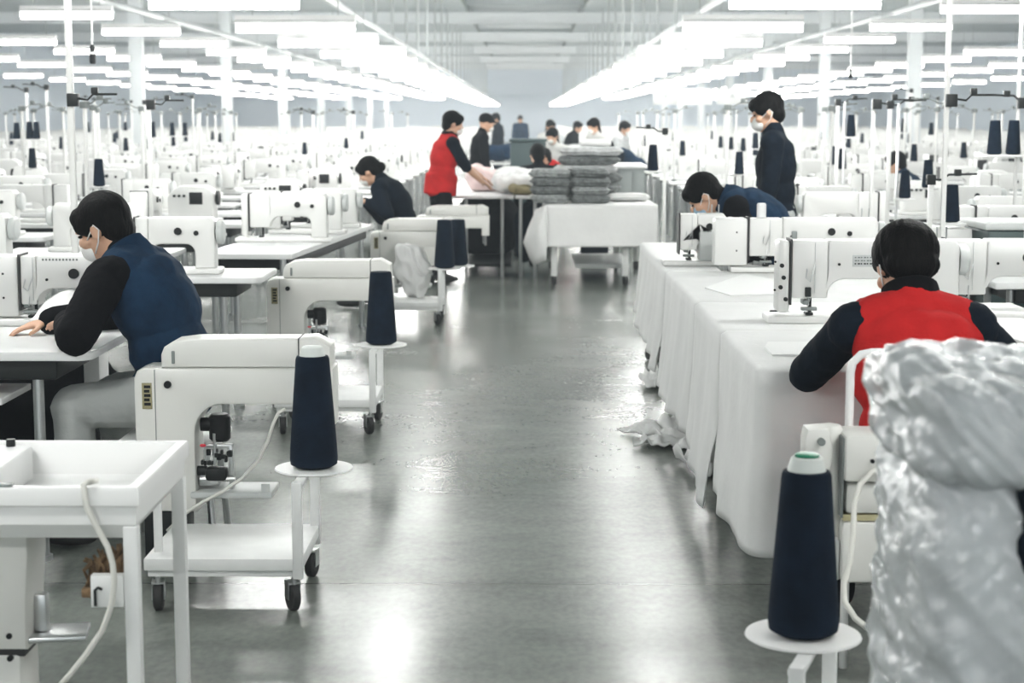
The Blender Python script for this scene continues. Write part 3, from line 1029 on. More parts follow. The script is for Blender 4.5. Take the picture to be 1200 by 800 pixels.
def stand_parts(root, hgt=0.98, arms=1, trays=1, thick=0.013):
    mb = MB(); mb.box((0, 0, hgt / 2), (thick * 2, thick * 2, hgt), 0.003); mb.build('pole', 'enamel', root)
    mb = MB(); mb.cyl((0, 0, 0), (0, 0, 0.03), 0.035, None, 12); mb.build('base', 'grey', root)
    mb = MB(); mb.tube([(-0.03, 0, hgt - 0.02), (0.06, 0, hgt - 0.02), (0.12, 0, hgt + 0.01), (0.26, 0, hgt + 0.015)], 0.006, 6)
    mb.box((0.15, 0, hgt + 0.03), (0.04, 0.03, 0.04), 0.004)
    mb.box((0, 0, hgt - 0.03), (0.06, 0.05, 0.05), 0.004)
    mb.build('guide_arm', 'grey', root)
    mb = MB(); mb.lathe([(0, 0.0), (0.075, 0.0), (0.08, 0.006), (0.0, 0.008)], (0.12, 0, 0.34), 18)
    mb.span(0.0, 0.12, -0.008, 0.008, 0.33, 0.342)
    mb.build('cone_tray', 'plastic', root)


def cone_mesh(h=0.39, rb=0.083, rt=0.058, core=True):
    mb = MB()
    mb.lathe([(0.0, 0.0), (rb * 0.72, 0.0), (rb * 0.97, 0.012), (rb, 0.03), (rb * 0.985, 0.06), (rt, h - 0.012), (rt * 0.93, h - 0.002), (rt * 0.6, h), (0, h)], (0, 0, 0), 36)
    return mb.mesh('thread_cone')


CONE = cone_mesh()


def cone(loc, label, m='thread', scale=1.0, group=None, core=True, cap=None):
    """wound thread on its paper cone"""
    t = thing('thread_cone', label, 'thread cone', loc, random.uniform(0, 6), group)
    me = CONE if m == 'thread' else CONE.copy()
    o = bpy.data.objects.new('winding', me)
    if not me.materials:
        me.materials.append(M[m])
        me.polygons.foreach_set('use_smooth', [True] * len(me.polygons))
        me.set_sharp_from_angle(angle=math.radians(50))
    COL.objects.link(o)
    o.parent = t
    if core:
        mb = MB(); mb.lathe([(0.042, 0.385), (0.045, 0.39), (0.036, 0.418), (0.03, 0.422), (0, 0.422)], (0, 0, 0), 24); mb.build('core', 'cone_core', t)
    if cap:
        mb = MB(); mb.lathe([(0.028, 0.420), (0.029, 0.426), (0.024, 0.429), (0, 0.429)], (0, 0, 0), 20); mb.build('core_cap', cap, t)
    t.scale = (scale, scale, scale)
    return t


# ------------------------------------ post machines on the floor, aisle side ----


def post_machine(root, mirror=1, detail=True):
    s = mirror
    P = lambda pts: [(x * s, z) for x, z in pts]
    mb = MB()
    poly = [(0, 0.20), (0, 0.665), (0.012, 0.69), (0.04, 0.70), (0.73, 0.70), (0.73, 0.50), (0.655, 0.50), (0.655, 0.575), (0.32, 0.575)]
    poly += arc(0.32, 0.475, 0.10, 90, 180, 6)[1:]
    poly += [(0.22, 0.20)]
    mb.prism(P(poly), -0.085, 0.085, 0.012)
    mb.build('frame', 'enamel_warm', root)
    mb = MB()
    mb.prism(P([(0.10, 0.701), (0.10, 0.745), (0.112, 0.772), (0.15, 0.792), (0.22, 0.80), (0.60, 0.80), (0.66, 0.805), (0.72, 0.775), (0.72, 0.701)]), -0.078, 0.078, 0.012)
    cv = mb.build('top_cover', 'enamel_warm', root)
    mb = MB(); mb.span(0.602 * s, 0.606 * s, -0.08, 0.08, 0.71, 0.802); mb.build('seam_strip', 'seam', cv)
    mb = MB(); mb.span(0.14 * s, 0.152 * s, -0.084, -0.076, 0.715, 0.76, 0.003); mb.build('latch', 'grey', cv)
    mb = MB(); mb.span(0.076 * s, 0.079 * s, -0.087, 0.087, 0.21, 0.695); mb.build('panel_seam', 'grey', root)
    mb = MB(); mb.cyl((0.125 * s, -0.096, 0.645), (0.125 * s, -0.08, 0.645), 0.013, None, 16); mb.build('knob', 'black', root)
    mb = MB(); mb.span(0.03 * s, 0.066 * s, -0.0885, -0.083, 0.56, 0.65, 0.001); lb = mb.build('warning_label', 'yellow', root)
    mb = MB()
    for i in range(5):
        mb.span((0.038) * s, (0.062 - 0.004 * (i % 2)) * s, -0.0895, -0.088, 0.572 + i * 0.015, 0.582 + i * 0.015)
    mb.build('label_print', 'black', lb)
    q = lambda z: 0.272 + (z - 0.12) * 0.66
    if detail:
        mb = MB(); mb.lathe([(0.03, -0.045), (0.04, -0.035), (0.04, 0.04), (0.03, 0.05)], (0.30 * s, -0.02, q(0.44)), 18)
        mb.cyl((0.23 * s, -0.02, q(0.46)), (0.30 * s, -0.02, q(0.46)), 0.024, None, 14)
        mb.build('motor', 'black', root)
        mb = MB()
        mb.span(0.225 * s, 0.30 * s, -0.06, 0.04, q(0.14), q(0.21), 0.006)
        mb.span(0.245 * s, 0.252 * s, -0.05, -0.04, q(0.21), q(0.37))
        mb.span(0.335 * s, 0.35 * s, -0.05, -0.02, q(0.12), q(0.36), 0.003)
        mb.span(0.25 * s, 0.35 * s, -0.05, -0.02, q(0.34), q(0.36), 0.003)
        mb.cyl((0.23 * s, -0.06, q(0.18)), (0.36 * s, -0.06, q(0.18)), 0.008, None, 8)
        mb.cyl((0.285 * s, -0.055, q(0.25)), (0.285 * s, -0.055, q(0.42)), 0.006, None, 8)
        mb.build('hook_bracket', 'steel', root)
        mb = MB()
        mb.span(0.25 * s, 0.33 * s, -0.075, -0.02, q(0.17), q(0.24), 0.012)
        mb.cyl((0.22 * s, -0.05, q(0.22)), (0.255 * s, -0.05, q(0.22)), 0.018, None, 12)
        rn_ = random.Random(4)
        for i in range(13):
            mb.box(((0.24 + 0.0085 * i) * s, -0.055 + 0.012 * (i % 3), q(0.25 + 0.07 * rn_.random())), (0.010 + 0.01 * rn_.random(), 0.02, 0.012 + 0.012 * rn_.random()), 0.002)
        mb.build('hook_block', 'dark', root)
        mb = MB(); mb.ell((0.245 * s, -0.07, q(0.36)), (0.012, 0.006, 0.006), None, 2)
        mb.build('red_tag', 'red', root)
    mb = MB(); mb.span(0.20 * s, 0.50 * s, -0.10, 0.09, 0.25, 0.272, 0.006)
    mb.span(0.46 * s, 0.49 * s, -0.09, -0.08, 0.272, 0.30)
    mb.build('base_plate', 'lgrey', root)
    mb = MB(); mb.span(0.02 * s, 0.18 * s, -0.07, 0.07, 0.0, 0.20, 0.008); mb.build('foot', 'dark', root)
    # sewing head at the arm's end
    mb = MB(); mb.cyl((0.69 * s, 0, 0.40), (0.69 * s, 0, 0.51), 0.012, None, 10); mb.cyl((0.67 * s, -0.03, 0.42), (0.67 * s, -0.03, 0.51), 0.006, None, 8)
    mb.build('needle_bar', 'steel', root)


def caster(root, x, y, zt, rot=0.3, r=0.05):
    t = MB()
    c, s_ = math.cos(rot), math.sin(rot)
    off = V((c * 0.02, s_ * 0.02, 0))
    ctr = V((x, y, r)) + off
    ax = V((-s_, c, 0))
    t.lathe([(0.02, -0.016), (r * 0.8, -0.017), (r, -0.011), (r, 0.011), (r * 0.8, 0.017), (0.02, 0.016)], ctr, 24, ax)
    w = t.build('caster_wheel', 'rubber', root)
    t = MB(); t.lathe([(0.0, -0.0165), (0.016, -0.0165), (0.018, -0.012), (0.018, 0.012), (0.016, 0.0165), (0.0, 0.0165)], ctr, 14, ax); t.build('hub', 'grey', w)
    t = MB()
    rm = Matrix.Rotation(rot, 3, 'Z')
    for sg in (1, -1):
        t.box(ctr + ax * 0.02 * sg + V((0, 0, r * 0.45)), (0.045, 0.003, r * 1.25), 0, rm)
    t.box((ctr.x, ctr.y, r * 1.95), (0.05, 0.044, 0.006), 0.001, rm)
    t.cyl((x, y, r * 1.9), (x, y, zt), 0.009, None, 10)
    t.build('caster_fork', 'steel', root)


def trolley(label, loc, rz=0.0, group=None, mirror=1, ndisc=1, w=0.53, dz=0.45):
    root = thing('thread_trolley', label, 'trolley', loc, rz, group)
    s = mirror
    mb = MB(); mb.span(-w * s, 0.0, 0, 0.50, 0.148, 0.19, 0.004); mb.build('platform', 'powder', root)
    mb = MB(); mb.span((-w + 0.01) * s, -0.01 * s, 0.012, 0.488, 0.125, 0.147, 0.003); mb.build('under_frame', 'powder', root)
    for y in (0.0115, 0.487):
        mb = MB(); mb.box((-0.0135 * s, y, 0.285), (0.034, 0.03, 0.33), 0.003); mb.build('post', 'powder', root)
    mb = MB(); mb.box((-w * s + 0.03 * s, 0.10, 0.27), (0.026, 0.026, 0.30), 0.003); mb.build('post', 'powder', root)
    mb = MB(); mb.span(-0.03 * s, 0.006 * s, 0.0, 0.50, 0.428, 0.443, 0.003); mb.build('top_rail', 'powder', root)
    for i in range(ndisc):
        mb = MB(); mb.lathe([(0, 0.4435), (0.13, 0.4435), (0.136, 0.447), (0.134, 0.452), (0, 0.452)], (0.0 + 0.015 * s + 0.10 * i, 0.17 + i * 0.26 if ndisc > 1 else 0.25, 0), 40); mb.build('cone_disc', 'plastic', root)
    if ndisc > 1:
        mb = MB(); mb.span(0.0, 0.14, 0.40, 0.46, 0.425, 0.443, 0.003); mb.build('side_bracket', 'powder', root)
    caster(root, -0.03 * s, 0.03, 0.125, 2.0 if s > 0 else 1.2)
    caster(root, -0.03 * s, 0.46, 0.125, 1.4)
    caster(root, (-w + 0.04) * s, 0.03, 0.125, 1.7)
    caster(root, (-w + 0.04) * s, 0.46, 0.125, 1.0)
    return root
# ------------------------------------------------ the aisle, left-hand side ----
# trolleys with big navy cones and the post machines behind them
for i, (px, py, nd, lab) in enumerate(((368, 547, 1, 'white steel trolley with round cone disc, nearest in the left-hand line of trolleys'),
                                       (447, 403, 1, 'white steel trolley with round cone disc, second in the left-hand line'),
                                       (521, 314, 2, 'white steel trolley with two cone discs, third in the left-hand line'))):
    p = onz(px, py, 0.452)
    yo = 0.25 if nd == 1 else 0.17
    trolley(lab, (p.x - 0.015, p.y - yo, 0), 0, 'white thread trolleys', 1, nd)
    cone((p.x, p.y, 0.453), ('tall navy thread cone with pale core on the nearest left-hand trolley', 'tall navy thread cone on the second left-hand trolley',
                             'tall navy thread cone in front on the third left-hand trolley')[i], 'thread', 1.0, 'big navy cones on the trolleys', i == 0)
    if nd == 2:
        cone((p.x + 0.10, p.y + 0.26, 0.453), 'tall navy thread cone at the back of the third left-hand trolley', 'thread', 0.97, 'big navy cones on the trolleys', False)
for i, (px, y, ptop, lab) in enumerate(((157, 6.23, 393, 'long white post machine with yellow warning label, nearest beside the aisle'),
                                  (312, 9.9, 303, 'long white post machine behind the second left-hand trolley'),
                                  (434, 14.2, 255, 'long white post machine behind the third left-hand trolley'),
                                  (487, 17.0, 240, 'white post machine at the far end of the left-hand machine line'))):
    if i == 0:
        t = thing('post_machine', lab, 'sewing machine', (xat(px, y - 0.09, 0.6), y, 0), 0, 'post machines by the aisle')
        post_machine(t, 1, True)
        t.scale = (1, 1, at(px, ptop, y).z / 0.803)
        PM = t
        t_s = at(px, ptop, y).z / 0.803
        ox = xat(px, y - 0.09, 0.6)
        pc = []
        for qx, qy in ((334, 479), (326, 484), (320, 497), (314, 516), (302, 540), (284, 560), (262, 575), (238, 588), (216, 602), (196, 622)):
            g_ = at(qx, qy, y - 0.11)
            pc.append(V((g_.x - ox, g_.y - y, g_.z / t_s)))
        mb = MB(); mb.tube(pc, 0.0062, 8)
        POSTCABLE = (mb, t)
    else:
        t = dup(PM, (xat(px, y - 0.09, 0.6), y, 0), 0, lab, None, (1, 1, at(px, ptop, y).z / 0.803))
POSTCABLE[0].build('cable', 'cable', POSTCABLE[1], 180)

# white tray stand in the near left corner
ty0 = onz(80, 571, 0.75).y
ty1 = onz(150, 516, 0.75).y
tx1 = onz(160, 571, 0.75).x
root = thing('tray_stand', 'white tray stand with deep rim on square legs in the near left corner', 'tray stand', (0, 0, 0))
tx0 = tx1 - 1.05
mb = MB()
tb = bmesh.new()
o_ = [(tx0, ty0), (tx1, ty0), (tx1, ty1), (tx0, ty1)]


def ring(inset, z):
    return [tb.verts.new((x + (inset if i in (0, 3) else -inset), y + (inset if i in (0, 1) else -inset), z)) for i, (x, y) in enumerate(o_)]


rs = [ring(0.035, 0.615), ring(0.004, 0.655), ring(0.004, 0.70), ring(-0.006, 0.705), ring(-0.006, 0.742), ring(-0.002, 0.75), ring(0.022, 0.75), ring(0.026, 0.744), ring(0.03, 0.66), ring(0.06, 0.645)]
for a, b in zip(rs, rs[1:]):
    for k in range(4):
        tb.faces.new((a[k], a[(k + 1) % 4], b[(k + 1) % 4], b[k]))
tb.faces.new(list(reversed(rs[0])))
tb.faces.new(rs[-1])
bmesh.ops.recalc_face_normals(tb, faces=tb.faces)
mb._add(tb)
mb.build('tray', 'plastic', root)
xd = onz(28, 530, 0.74).x
mb = MB(); mb.span(tx0 + 0.07, xd, ty0 + 0.07, ty1 - 0.035, 0.646, 0.745, 0.012); mb.build('tray_block', 'plastic', root)
mb = MB(); mb.cyl((xd - 0.055, ty1 - 0.06, 0.745), (xd - 0.055, ty1 - 0.06, 0.765), 0.013, None, 12); mb.build('block_knob', 'dark', root)
for (x, y) in ((tx1 - 0.02, ty0 + 0.02), (tx1 - 0.02, ty1 - 0.02), (tx0 + 0.02, ty0 + 0.02), (tx0 + 0.02, ty1 - 0.02)):
    mb = MB(); mb.box((x, y, 0.325), (0.036, 0.036, 0.65), 0.003); mb.build('leg', 'powder', root)
bz = onz(127, 694, 0.55)
by = ty0 - 0.0
b0, b1 = xat(105, by, 0.53), tx1 - 0.0
zt_, zb_ = at(125, 675, by).z, at(125, 712, by).z
mb = MB(); mb.span(b0, tx1 - 0.04, by + 0.004, by + 0.034, zb_, zt_, 0.002); bx = mb.build('bracket_plate', 'powder', root)
mb = MB(); mb.tube([(b0 + 0.012, by - 0.001, zb_ + 0.005), (b0 + 0.012, by - 0.001, zb_ + 0.045), (b0 + 0.02, by - 0.001, zb_ + 0.052), (b0 + 0.03, by - 0.001, zb_ + 0.047)], 0.004, 6); mb.build('hook', 'dark', bx)
mb = MB(); mb.span(tx1 - 0.36, tx1 - 0.31, ty0 + 0.0, ty0 + 0.028, 0.749, 0.757, 0.002); mb.build('cable_clip', 'grey', root)
a_ = V((xat(98, ty0 - 0.012, 0.74), ty0 - 0.012, 0.76))
pts = [a_ + V((0.02, 0.05, 0.0)), a_ + V((0.012, 0.0, 0.006)), a_]
for px, py in ((101, 592), (112, 615), (126, 640), (132, 660), (134, 682), (131, 708), (120, 738), (102, 765), (82, 790), (60, 815)):
    pts.append(at(px, py, ty0 - 0.016))
mb = MB(); mb.tube(pts, 0.0075, 8); mb.build('cable', 'cable', root, 180)
# straw brush tucked behind the bracket
bc = at(124, 655, ty0 + 0.12)
t = thing('straw_brush', 'brown straw brush lying in the bracket of the tray stand', 'brush', (bc.x, bc.y, 0))
mb = MB()
rnd = random.Random(3)
for i in range(46):
    u = rnd.random()
    x0 = -0.045 + 0.10 * u
    mb.tube([(x0, rnd.uniform(-0.05, 0.02), bc.z - 0.065), (x0 + rnd.uniform(-0.01, 0.014), rnd.uniform(-0.05, 0.02), bc.z - 0.02 + u * 0.03), (x0 + rnd.uniform(-0.02, 0.03), rnd.uniform(-0.05, 0.02), bc.z + 0.0 + u * 0.05)], 0.0038, 5)
bristles = mb.build('bristles', 'bristle', t, 180)
mb = MB(); mb.span(-0.05, 0.075, -0.06, 0.03, bc.z - 0.085, bc.z - 0.06, 0.004); mb.build('brush_back', 'bristle', t)
# machine post standing under the tray
py_ = ty0 + 0.26
x1 = xat(46, py_, 0.4)
t = thing('post_machine', 'white machine post with flat foot plate standing under the tray stand', 'sewing machine', (0, 0, 0))
mb = MB(); mb.prism([(x1 - 0.24, 0.28), (x1 - 0.012, 0.28), (x1 - 0.008, 0.42), (x1, 0.52), (x1, 0.61), (x1 - 0.24, 0.61)], py_ - 0.09, py_ + 0.09, 0.014); mb.build('frame', 'enamel_warm', t)
mb = MB(); mb.span(x1 - 0.24, x1 - 0.03, py_ - 0.085, py_ + 0.085, 0.0, 0.268, 0.012); mb.build('lower_frame', 'enamel_warm', t)
mb = MB(); mb.span(x1 - 0.235, x1 - 0.02, py_ - 0.08, py_ + 0.08, 0.262, 0.286); mb.build('seam_strip', 'seam', t)
for z in (0.30, 0.24):
    mb = MB(); mb.cyl((x1 - 0.055, py_ - 0.095, z + 0.02), (x1 - 0.055, py_ - 0.085, z + 0.02), 0.008, None, 10); mb.build('screw', 'black', t)
mb = MB(); mb.box((x1 + 0.03, py_, 0.30), (0.19, 0.13, 0.016), 0.005, Matrix.Rotation(0.15, 3, 'Z')); mb.build('foot_plate', 'steel', t)
mb = MB(); mb.span(x1 - 0.012, x1 + 0.022, py_ - 0.02, py_ + 0.02, 0.308, 0.41, 0.006); mb.build('presser_bar', 'steel', t)

# ------------------------------- the near bench on the left with its machine ----
ty = onz(60, 413, 0.80).y
bxr = xat(122, ty + 0.2, 0.80)
t = thing('work_bench', 'white bench on steel legs in front of the seated worker in the navy vest', 'bench', (0, 0, 0))
table_parts(t, bxr - 1.3, bxr, ty, ty + 1.06, 0.80)
mb = MB(); mb.span(bxr - 1.3, bxr - 0.34, ty + 0.02, ty + 0.4, 0.60, 0.625, 0.004); mb.build('lower_shelf', 'laminate', t)
MY = 7.06
mx_ = xat(33, MY - 0.06, 1.0)
t = thing('sewing_machine', 'large white sewing machine in front of the seated worker in the navy vest', 'sewing machine', (mx_, MY, 0.80), 0)
machine_parts(t, 0.066, 0.16, 0.42, 0.292, True, True, False, 'enamel', 0.19)
NEAR = t
# lettering along the arm's top edge, too faint to read
mb = MB()
for i in range(11):
    mb.span(0.06 + i * 0.014, 0.06 + i * 0.014 + 0.008, -0.0635, -0.0615, 0.270, 0.279)
mb.build('arm_lettering', 'grey', t)
# the white cloth being sewn
g = MB()
tb = bmesh.new()
N = 16
vs = []
for i in range(N + 1):
    row = []
    for j in range(9):
        u, v = i / N, j / 8
        z = 0.034 + 0.118 * math.sin(PI * min(1, u * 1.05)) ** 0.7 * v
        row.append(tb.verts.new((0.02 + 0.34 * u, -0.07 - 0.03 * (1 - v) + 0.05 * v, z)))
    vs.append(row)
for i in range(N):
    for j in range(8):
        tb.faces.new((vs[i][j], vs[i + 1][j], vs[i + 1][j + 1], vs[i][j + 1]))
g._add(tb)
o = g.build('garment_piece', 'whitecloth', None, 180, (mx_, MY - 0.04, 0.80))
so = o.modifiers.new('thickness', 'SOLIDIFY'); so.thickness = 0.004
tag(o, 'white cloth piece rising under the arm of the nearest sewing machine', 'cloth')
# stool under the seated worker
t = thing('stool', 'white work stool under the seated worker in the navy vest', 'stool', (p1.x, p1.y, 0))
mb = MB(); mb.span(-0.19, 0.19, -0.18, 0.18, 0.40, 0.44, 0.015); mb.build('seat', 'plastic', t)
for sx in (-1, 1):
    for sy in (-1, 1):
        mb = MB(); mb.cyl((sx * 0.17, sy * 0.16, 0), (sx * 0.14, sy * 0.13, 0.41), 0.014, None, 10); mb.build('leg', 'steel', t)
bx_ = at(112, 450, ty + 0.90)
t = thing('motor_box', 'white motor box under the near bench beside the pale trousers', 'motor box', (bx_.x, bx_.y, 0))
mb = MB(); mb.span(-0.03, 0.04, -0.08, 0.08, 0.52, 0.69, 0.012); mb.build('case', 'plastic', t)
mb = MB(); mb.cyl((0, 0, 0), (0, 0, 0.52), 0.014, None, 10); mb.cyl((0, 0, 0), (0, 0, 0.02), 0.06, None, 16); mb.build('stem', 'dark', t)


def soft_heap(name, label, cat, c, s, m, seed, wr=0.02, vox=0.02, group=None):
    rn = random.Random(seed)
    mb = MB()
    for i in range(9):
        mb.ell((rn.uniform(-0.3, 0.3) * s[0], rn.uniform(-0.3, 0.3) * s[1], s[2] * rn.uniform(0.25, 0.55)), (s[0] * rn.uniform(0.25, 0.38), s[1] * rn.uniform(0.25, 0.38), s[2] * rn.uniform(0.25, 0.42)), None, 3)
    mb.span(-0.42 * s[0], 0.42 * s[0], -0.42 * s[1], 0.42 * s[1], 0.005, s[2] * 0.5, 0.02)
    me = baked(mb, name, vox, 6, wr, 6)
    mn = min(v.co.z for v in me.vertices)
    for v in me.vertices:
        v.co.z -= mn
    o = link(name, me, m, None, 180, c)
    return tag(o, label, cat, group)


hx = xat(60, 6.9, 0.3)
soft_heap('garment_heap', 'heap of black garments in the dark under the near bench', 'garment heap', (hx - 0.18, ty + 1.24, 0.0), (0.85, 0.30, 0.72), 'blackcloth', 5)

# -------------------------------------------- draped cutting tables, right side ----


def drape(name, label, x0, x1, y0, y1, zt, hem_l, hem_f, seed, cat='cloth', group=None, flare=0.05, front=True, wave=0.020, corner=0.05, hem_r=None):
    """white cloth over a table: flat top, soft shoulder and folded skirts"""
    rn = random.Random(seed)
    path = []
    nl = int((y1 - y0) / 0.028)
    for i in range(nl):
        path.append(((x0, y1 - (y1 - y0 - corner) * i / nl), (-1, 0), hem_l(i / nl)))
    for i in range(7):
        a = PI / 2 * i / 6
        path.append(((x0 + corner - corner * math.cos(a), y0 + corner - corner * math.sin(a)), (-math.cos(a), -math.sin(a)), hem_l(1) + (hem_f(0) - hem_l(1)) * i / 6))
    nf = int((x1 - x0) / 0.028)
    for i in range(1, nf + 1):
        path.append(((x0 + corner + (x1 - x0 - corner) * i / nf, y0), (0, -1), hem_f(i / nf)))
    if hem_r:
        for i in range(1, nl + 1):
            path.append(((x1, y0 + (y1 - y0) * i / nl), (1, 0), hem_r(i / nl)))
    tb = bmesh.new()
    cols = []
    K = 22
    ph = [rn.uniform(0, 6) for _ in range(4)]
    s = 0.0
    last = None
    for (p, n, hz) in path:
        if last is not None:
            s += math.hypot(p[0] - last[0], p[1] - last[1])
        last = p
        col = []
        for k in range(K + 1):
            v = k / K
            if k == 0:
                q = V((p[0], p[1], zt)) - V((n[0], n[1], 0)) * 0.012
            else:
                drop = (zt - hz) * v
                sc_ = min(1.0, (zt - hz) / 0.5)
                w = (math.sin(s * 13 + ph[0]) * 0.5 + math.sin(s * 23 + ph[1] + v * 1.2) * 0.35 + math.sin(s * 5 + ph[2]) * 0.6) * wave * v ** 0.8
                nz_ = noise.noise(V((s * 3.5, v * 3, seed))) * 0.016 * v
                out = (flare * v ** 1.5 + w + nz_) * sc_ + 0.008
                z = zt - drop
                if k == 1:
                    z = zt - 0.012
                if z < 0.012:
                    z = 0.012
                q = V((p[0] + n[0] * out, p[1] + n[1] * out, z))
            col.append(tb.verts.new(q))
        cols.append(col)
    for a, b in zip(cols, cols[1:]):
        for k in range(K):
            tb.faces.new((a[k], a[k + 1], b[k + 1], b[k]))
    top = [c[0] for c in cols]
    if hem_r is None:
        top = top + [tb.verts.new((x1, y1, zt))]
    tb.faces.new(top)
    bmesh.ops.recalc_face_normals(tb, faces=tb.faces)
    mb = MB(); mb._add(tb)
    o = mb.build(name, 'whitecloth', None, 60)
    so = o.modifiers.new('thickness', 'SOLIDIFY')
    so.thickness = 0.005
    so.offset = 1
    return tag(o, label, cat, group)


ZT = 0.80
XL = onz(891, 434, ZT).x
YA = onz(893, 434, ZT).y
YB1 = onz(848, 388, ZT).y
YC = onz(822, 355, ZT).y
YD = onz(790, 318, ZT).y
YE = onz(757, 285, ZT).y
cl = []
spans = [(YA, YB1 - 0.02), (YB1, YC - 0.02), (YC, YD - 0.02), (YD, YE)]
LB = ['nearest one with straight hem', 'second from the front on the aisle side', 'third from the front on the aisle side', 'farthest one by the aisle']
hems = [lambda t: 0.15 - 0.0 * t, lambda t: 0.16 - 0.10 * t, lambda t: 0.17, lambda t: 0.22 + 0.12 * (1 - t)]
for i, (a, b) in enumerate(spans):
    t = thing('cutting_table', ('white topped cutting table under the nearest hanging cloth', 'white topped cutting table under the second hanging cloth', 'white topped cutting table under the third hanging cloth', 'white topped cutting table under the farthest hanging cloth')[i], 'table', (0, 0, 0), 0, 'cutting tables under white cloth')
    xr = (2.25, 2.25, 2.0, 1.10)[i]
    mb = MB(); mb.span(XL + 0.03, xr, a + 0.03, b - 0.0, ZT - 0.045, ZT - 0.009, 0.004); mb.build('tabletop', 'laminate', t)
    for x in (XL + 0.12, xr - (0.1 if i < 3 else 0.24)):
        for y in (a + 0.12, b - 0.1):
            mb = MB(); mb.span(x - 0.02, x + 0.02, y - 0.02, y + 0.02, 0.10, ZT - 0.045, 0.003); mb.build('leg', 'powder', t)
            mb = MB(); mb.lathe([(0.0, -0.014), (0.045, -0.014), (0.05, -0.008), (0.05, 0.008), (0.045, 0.014), (0, 0.014)], (x, y, 0.05), 20, V((0.9, 0.4, 0))); mb.build('caster_wheel', 'rubber', t)
    drape('table_cloth', 'white cotton cloth hanging over the cutting table, ' + LB[i], XL, xr, a, b, ZT, hems[i], (lambda t: 0.15) if i == 0 else (lambda t: ZT - 0.04), 11 + i, 'cloth', 'white cloths over the cutting tables', 0.05 if i else 0.03, True, 0.022 if i else 0.012)


def floor_scrap(label, px, py, w, d, rz, seed, h=0.05):
    p = onz(px, py, 0)
    tb = bmesh.new()
    n = 26
    vs = []
    for i in range(n + 1):
        row = []
        for j in range(n + 1):
            u, v = i / n - 0.5, j / n - 0.5
            z = 0.012 + h * (0.5 + 0.5 * noise.noise(V((u * 4.5, v * 4.5, seed)))) * max(0, 1 - 1.7 * max(abs(u), abs(v))) + h * 0.6 * max(0, noise.noise(V((u * 9, v * 3, seed + 3))))
            e = 1 + 0.22 * noise.noise(V((u * 3, v * 3, seed + 9)))
            row.append(tb.verts.new((u * w * e, v * d * e, z)))
        vs.append(row)
    for i in range(n):
        for j in range(n):
            tb.faces.new((vs[i][j], vs[i + 1][j], vs[i + 1][j + 1], vs[i][j + 1]))
    mb = MB(); mb._add(tb)
    o = mb.build('cloth_scrap', 'whitecloth', None, 180, p)
    o.rotation_euler = (0, 0, rz)
    so = o.modifiers.new('thickness', 'SOLIDIFY'); so.thickness = 0.006; so.offset = -1
    return tag(o, label, 'cloth', 'white cloth offcuts on the floor')


floor_scrap('white cloth offcut on the floor, sticking out under the second hanging cloth', 782, 512, 0.34, 0.42, 0.5, 2, 0.16)
floor_scrap('white cloth offcut trailing in a long loop on the concrete by the hanging cloth', 790, 524, 0.36, 0.20, -0.3, 4, 0.13)
floor_scrap('crumpled white cloth offcut on the floor at the foot of the nearest hanging cloth', 832, 552, 0.22, 0.42, 0.2, 6, 0.22)
floor_scrap('small crumpled cloth offcut on the floor below the third hanging cloth', 772, 452, 0.20, 0.40, 0.1, 8, 0.17)

# things lying on the cutting tables
ZC_ = ZT + 0.006


def sheet(label, quad, z=ZC_, m='paper', th=0.004, name='fabric_panel', cat='fabric panel', group=None):
    pts = [onz(px, py, z) for px, py in quad]
    tb = bmesh.new()
    f_ = tb.faces.new([tb.verts.new((p.x, p.y, z)) for p in pts])
    e_ = bmesh.ops.extrude_face_region(tb, geom=[f_])
    bmesh.ops.translate(tb, vec=(0, 0, th), verts=[v for v in e_['geom'] if isinstance(v, bmesh.types.BMVert)])
    bmesh.ops.recalc_face_normals(tb, faces=tb.faces)
    mb = MB(); mb._add(tb)
    return tag(mb.build(name, m, None, 30), label, cat, group)


sheet('white cut fabric panel with pointed corner lying on the second cloth covered table', [(826, 338), (872, 322), (905, 328), (925, 345), (856, 347)], ZC_, 'paper', 0.006)
sheet('narrow white fabric panel lying across the third cloth covered table', [(820, 303), (862, 301), (870, 306), (835, 309)], ZC_, 'whitecloth', 0.010)
sheet('thin grey folding rule on the third cloth covered table', [(818, 298), (868, 300.5), (868, 302), (818, 300)], ZC_, 'grey', 0.006, 'folding_rule', 'rule')
sheet('white fabric panel lying on the nearest cloth covered table beside the elbow', [(896, 408), (905, 417), (962, 417), (955, 402), (900, 402)], ZC_, 'paper', 0.006)
# snips with black handle
p = onz(910, 367, ZC_)
t = thing('thread_snips', 'small thread snips with black handle on the nearest cloth covered table', 'snips', (p.x, p.y, ZC_), 0.05)
mb = MB(); mb.span(-0.03, 0.035, -0.012, 0.012, 0, 0.014, 0.005); mb.build('handle', 'black', t)
mb = MB(); mb.prism([(0.035, 0.002), (0.09, 0.005), (0.035, 0.011)], -0.006, 0.006); mb.build('blade', 'steel', t)

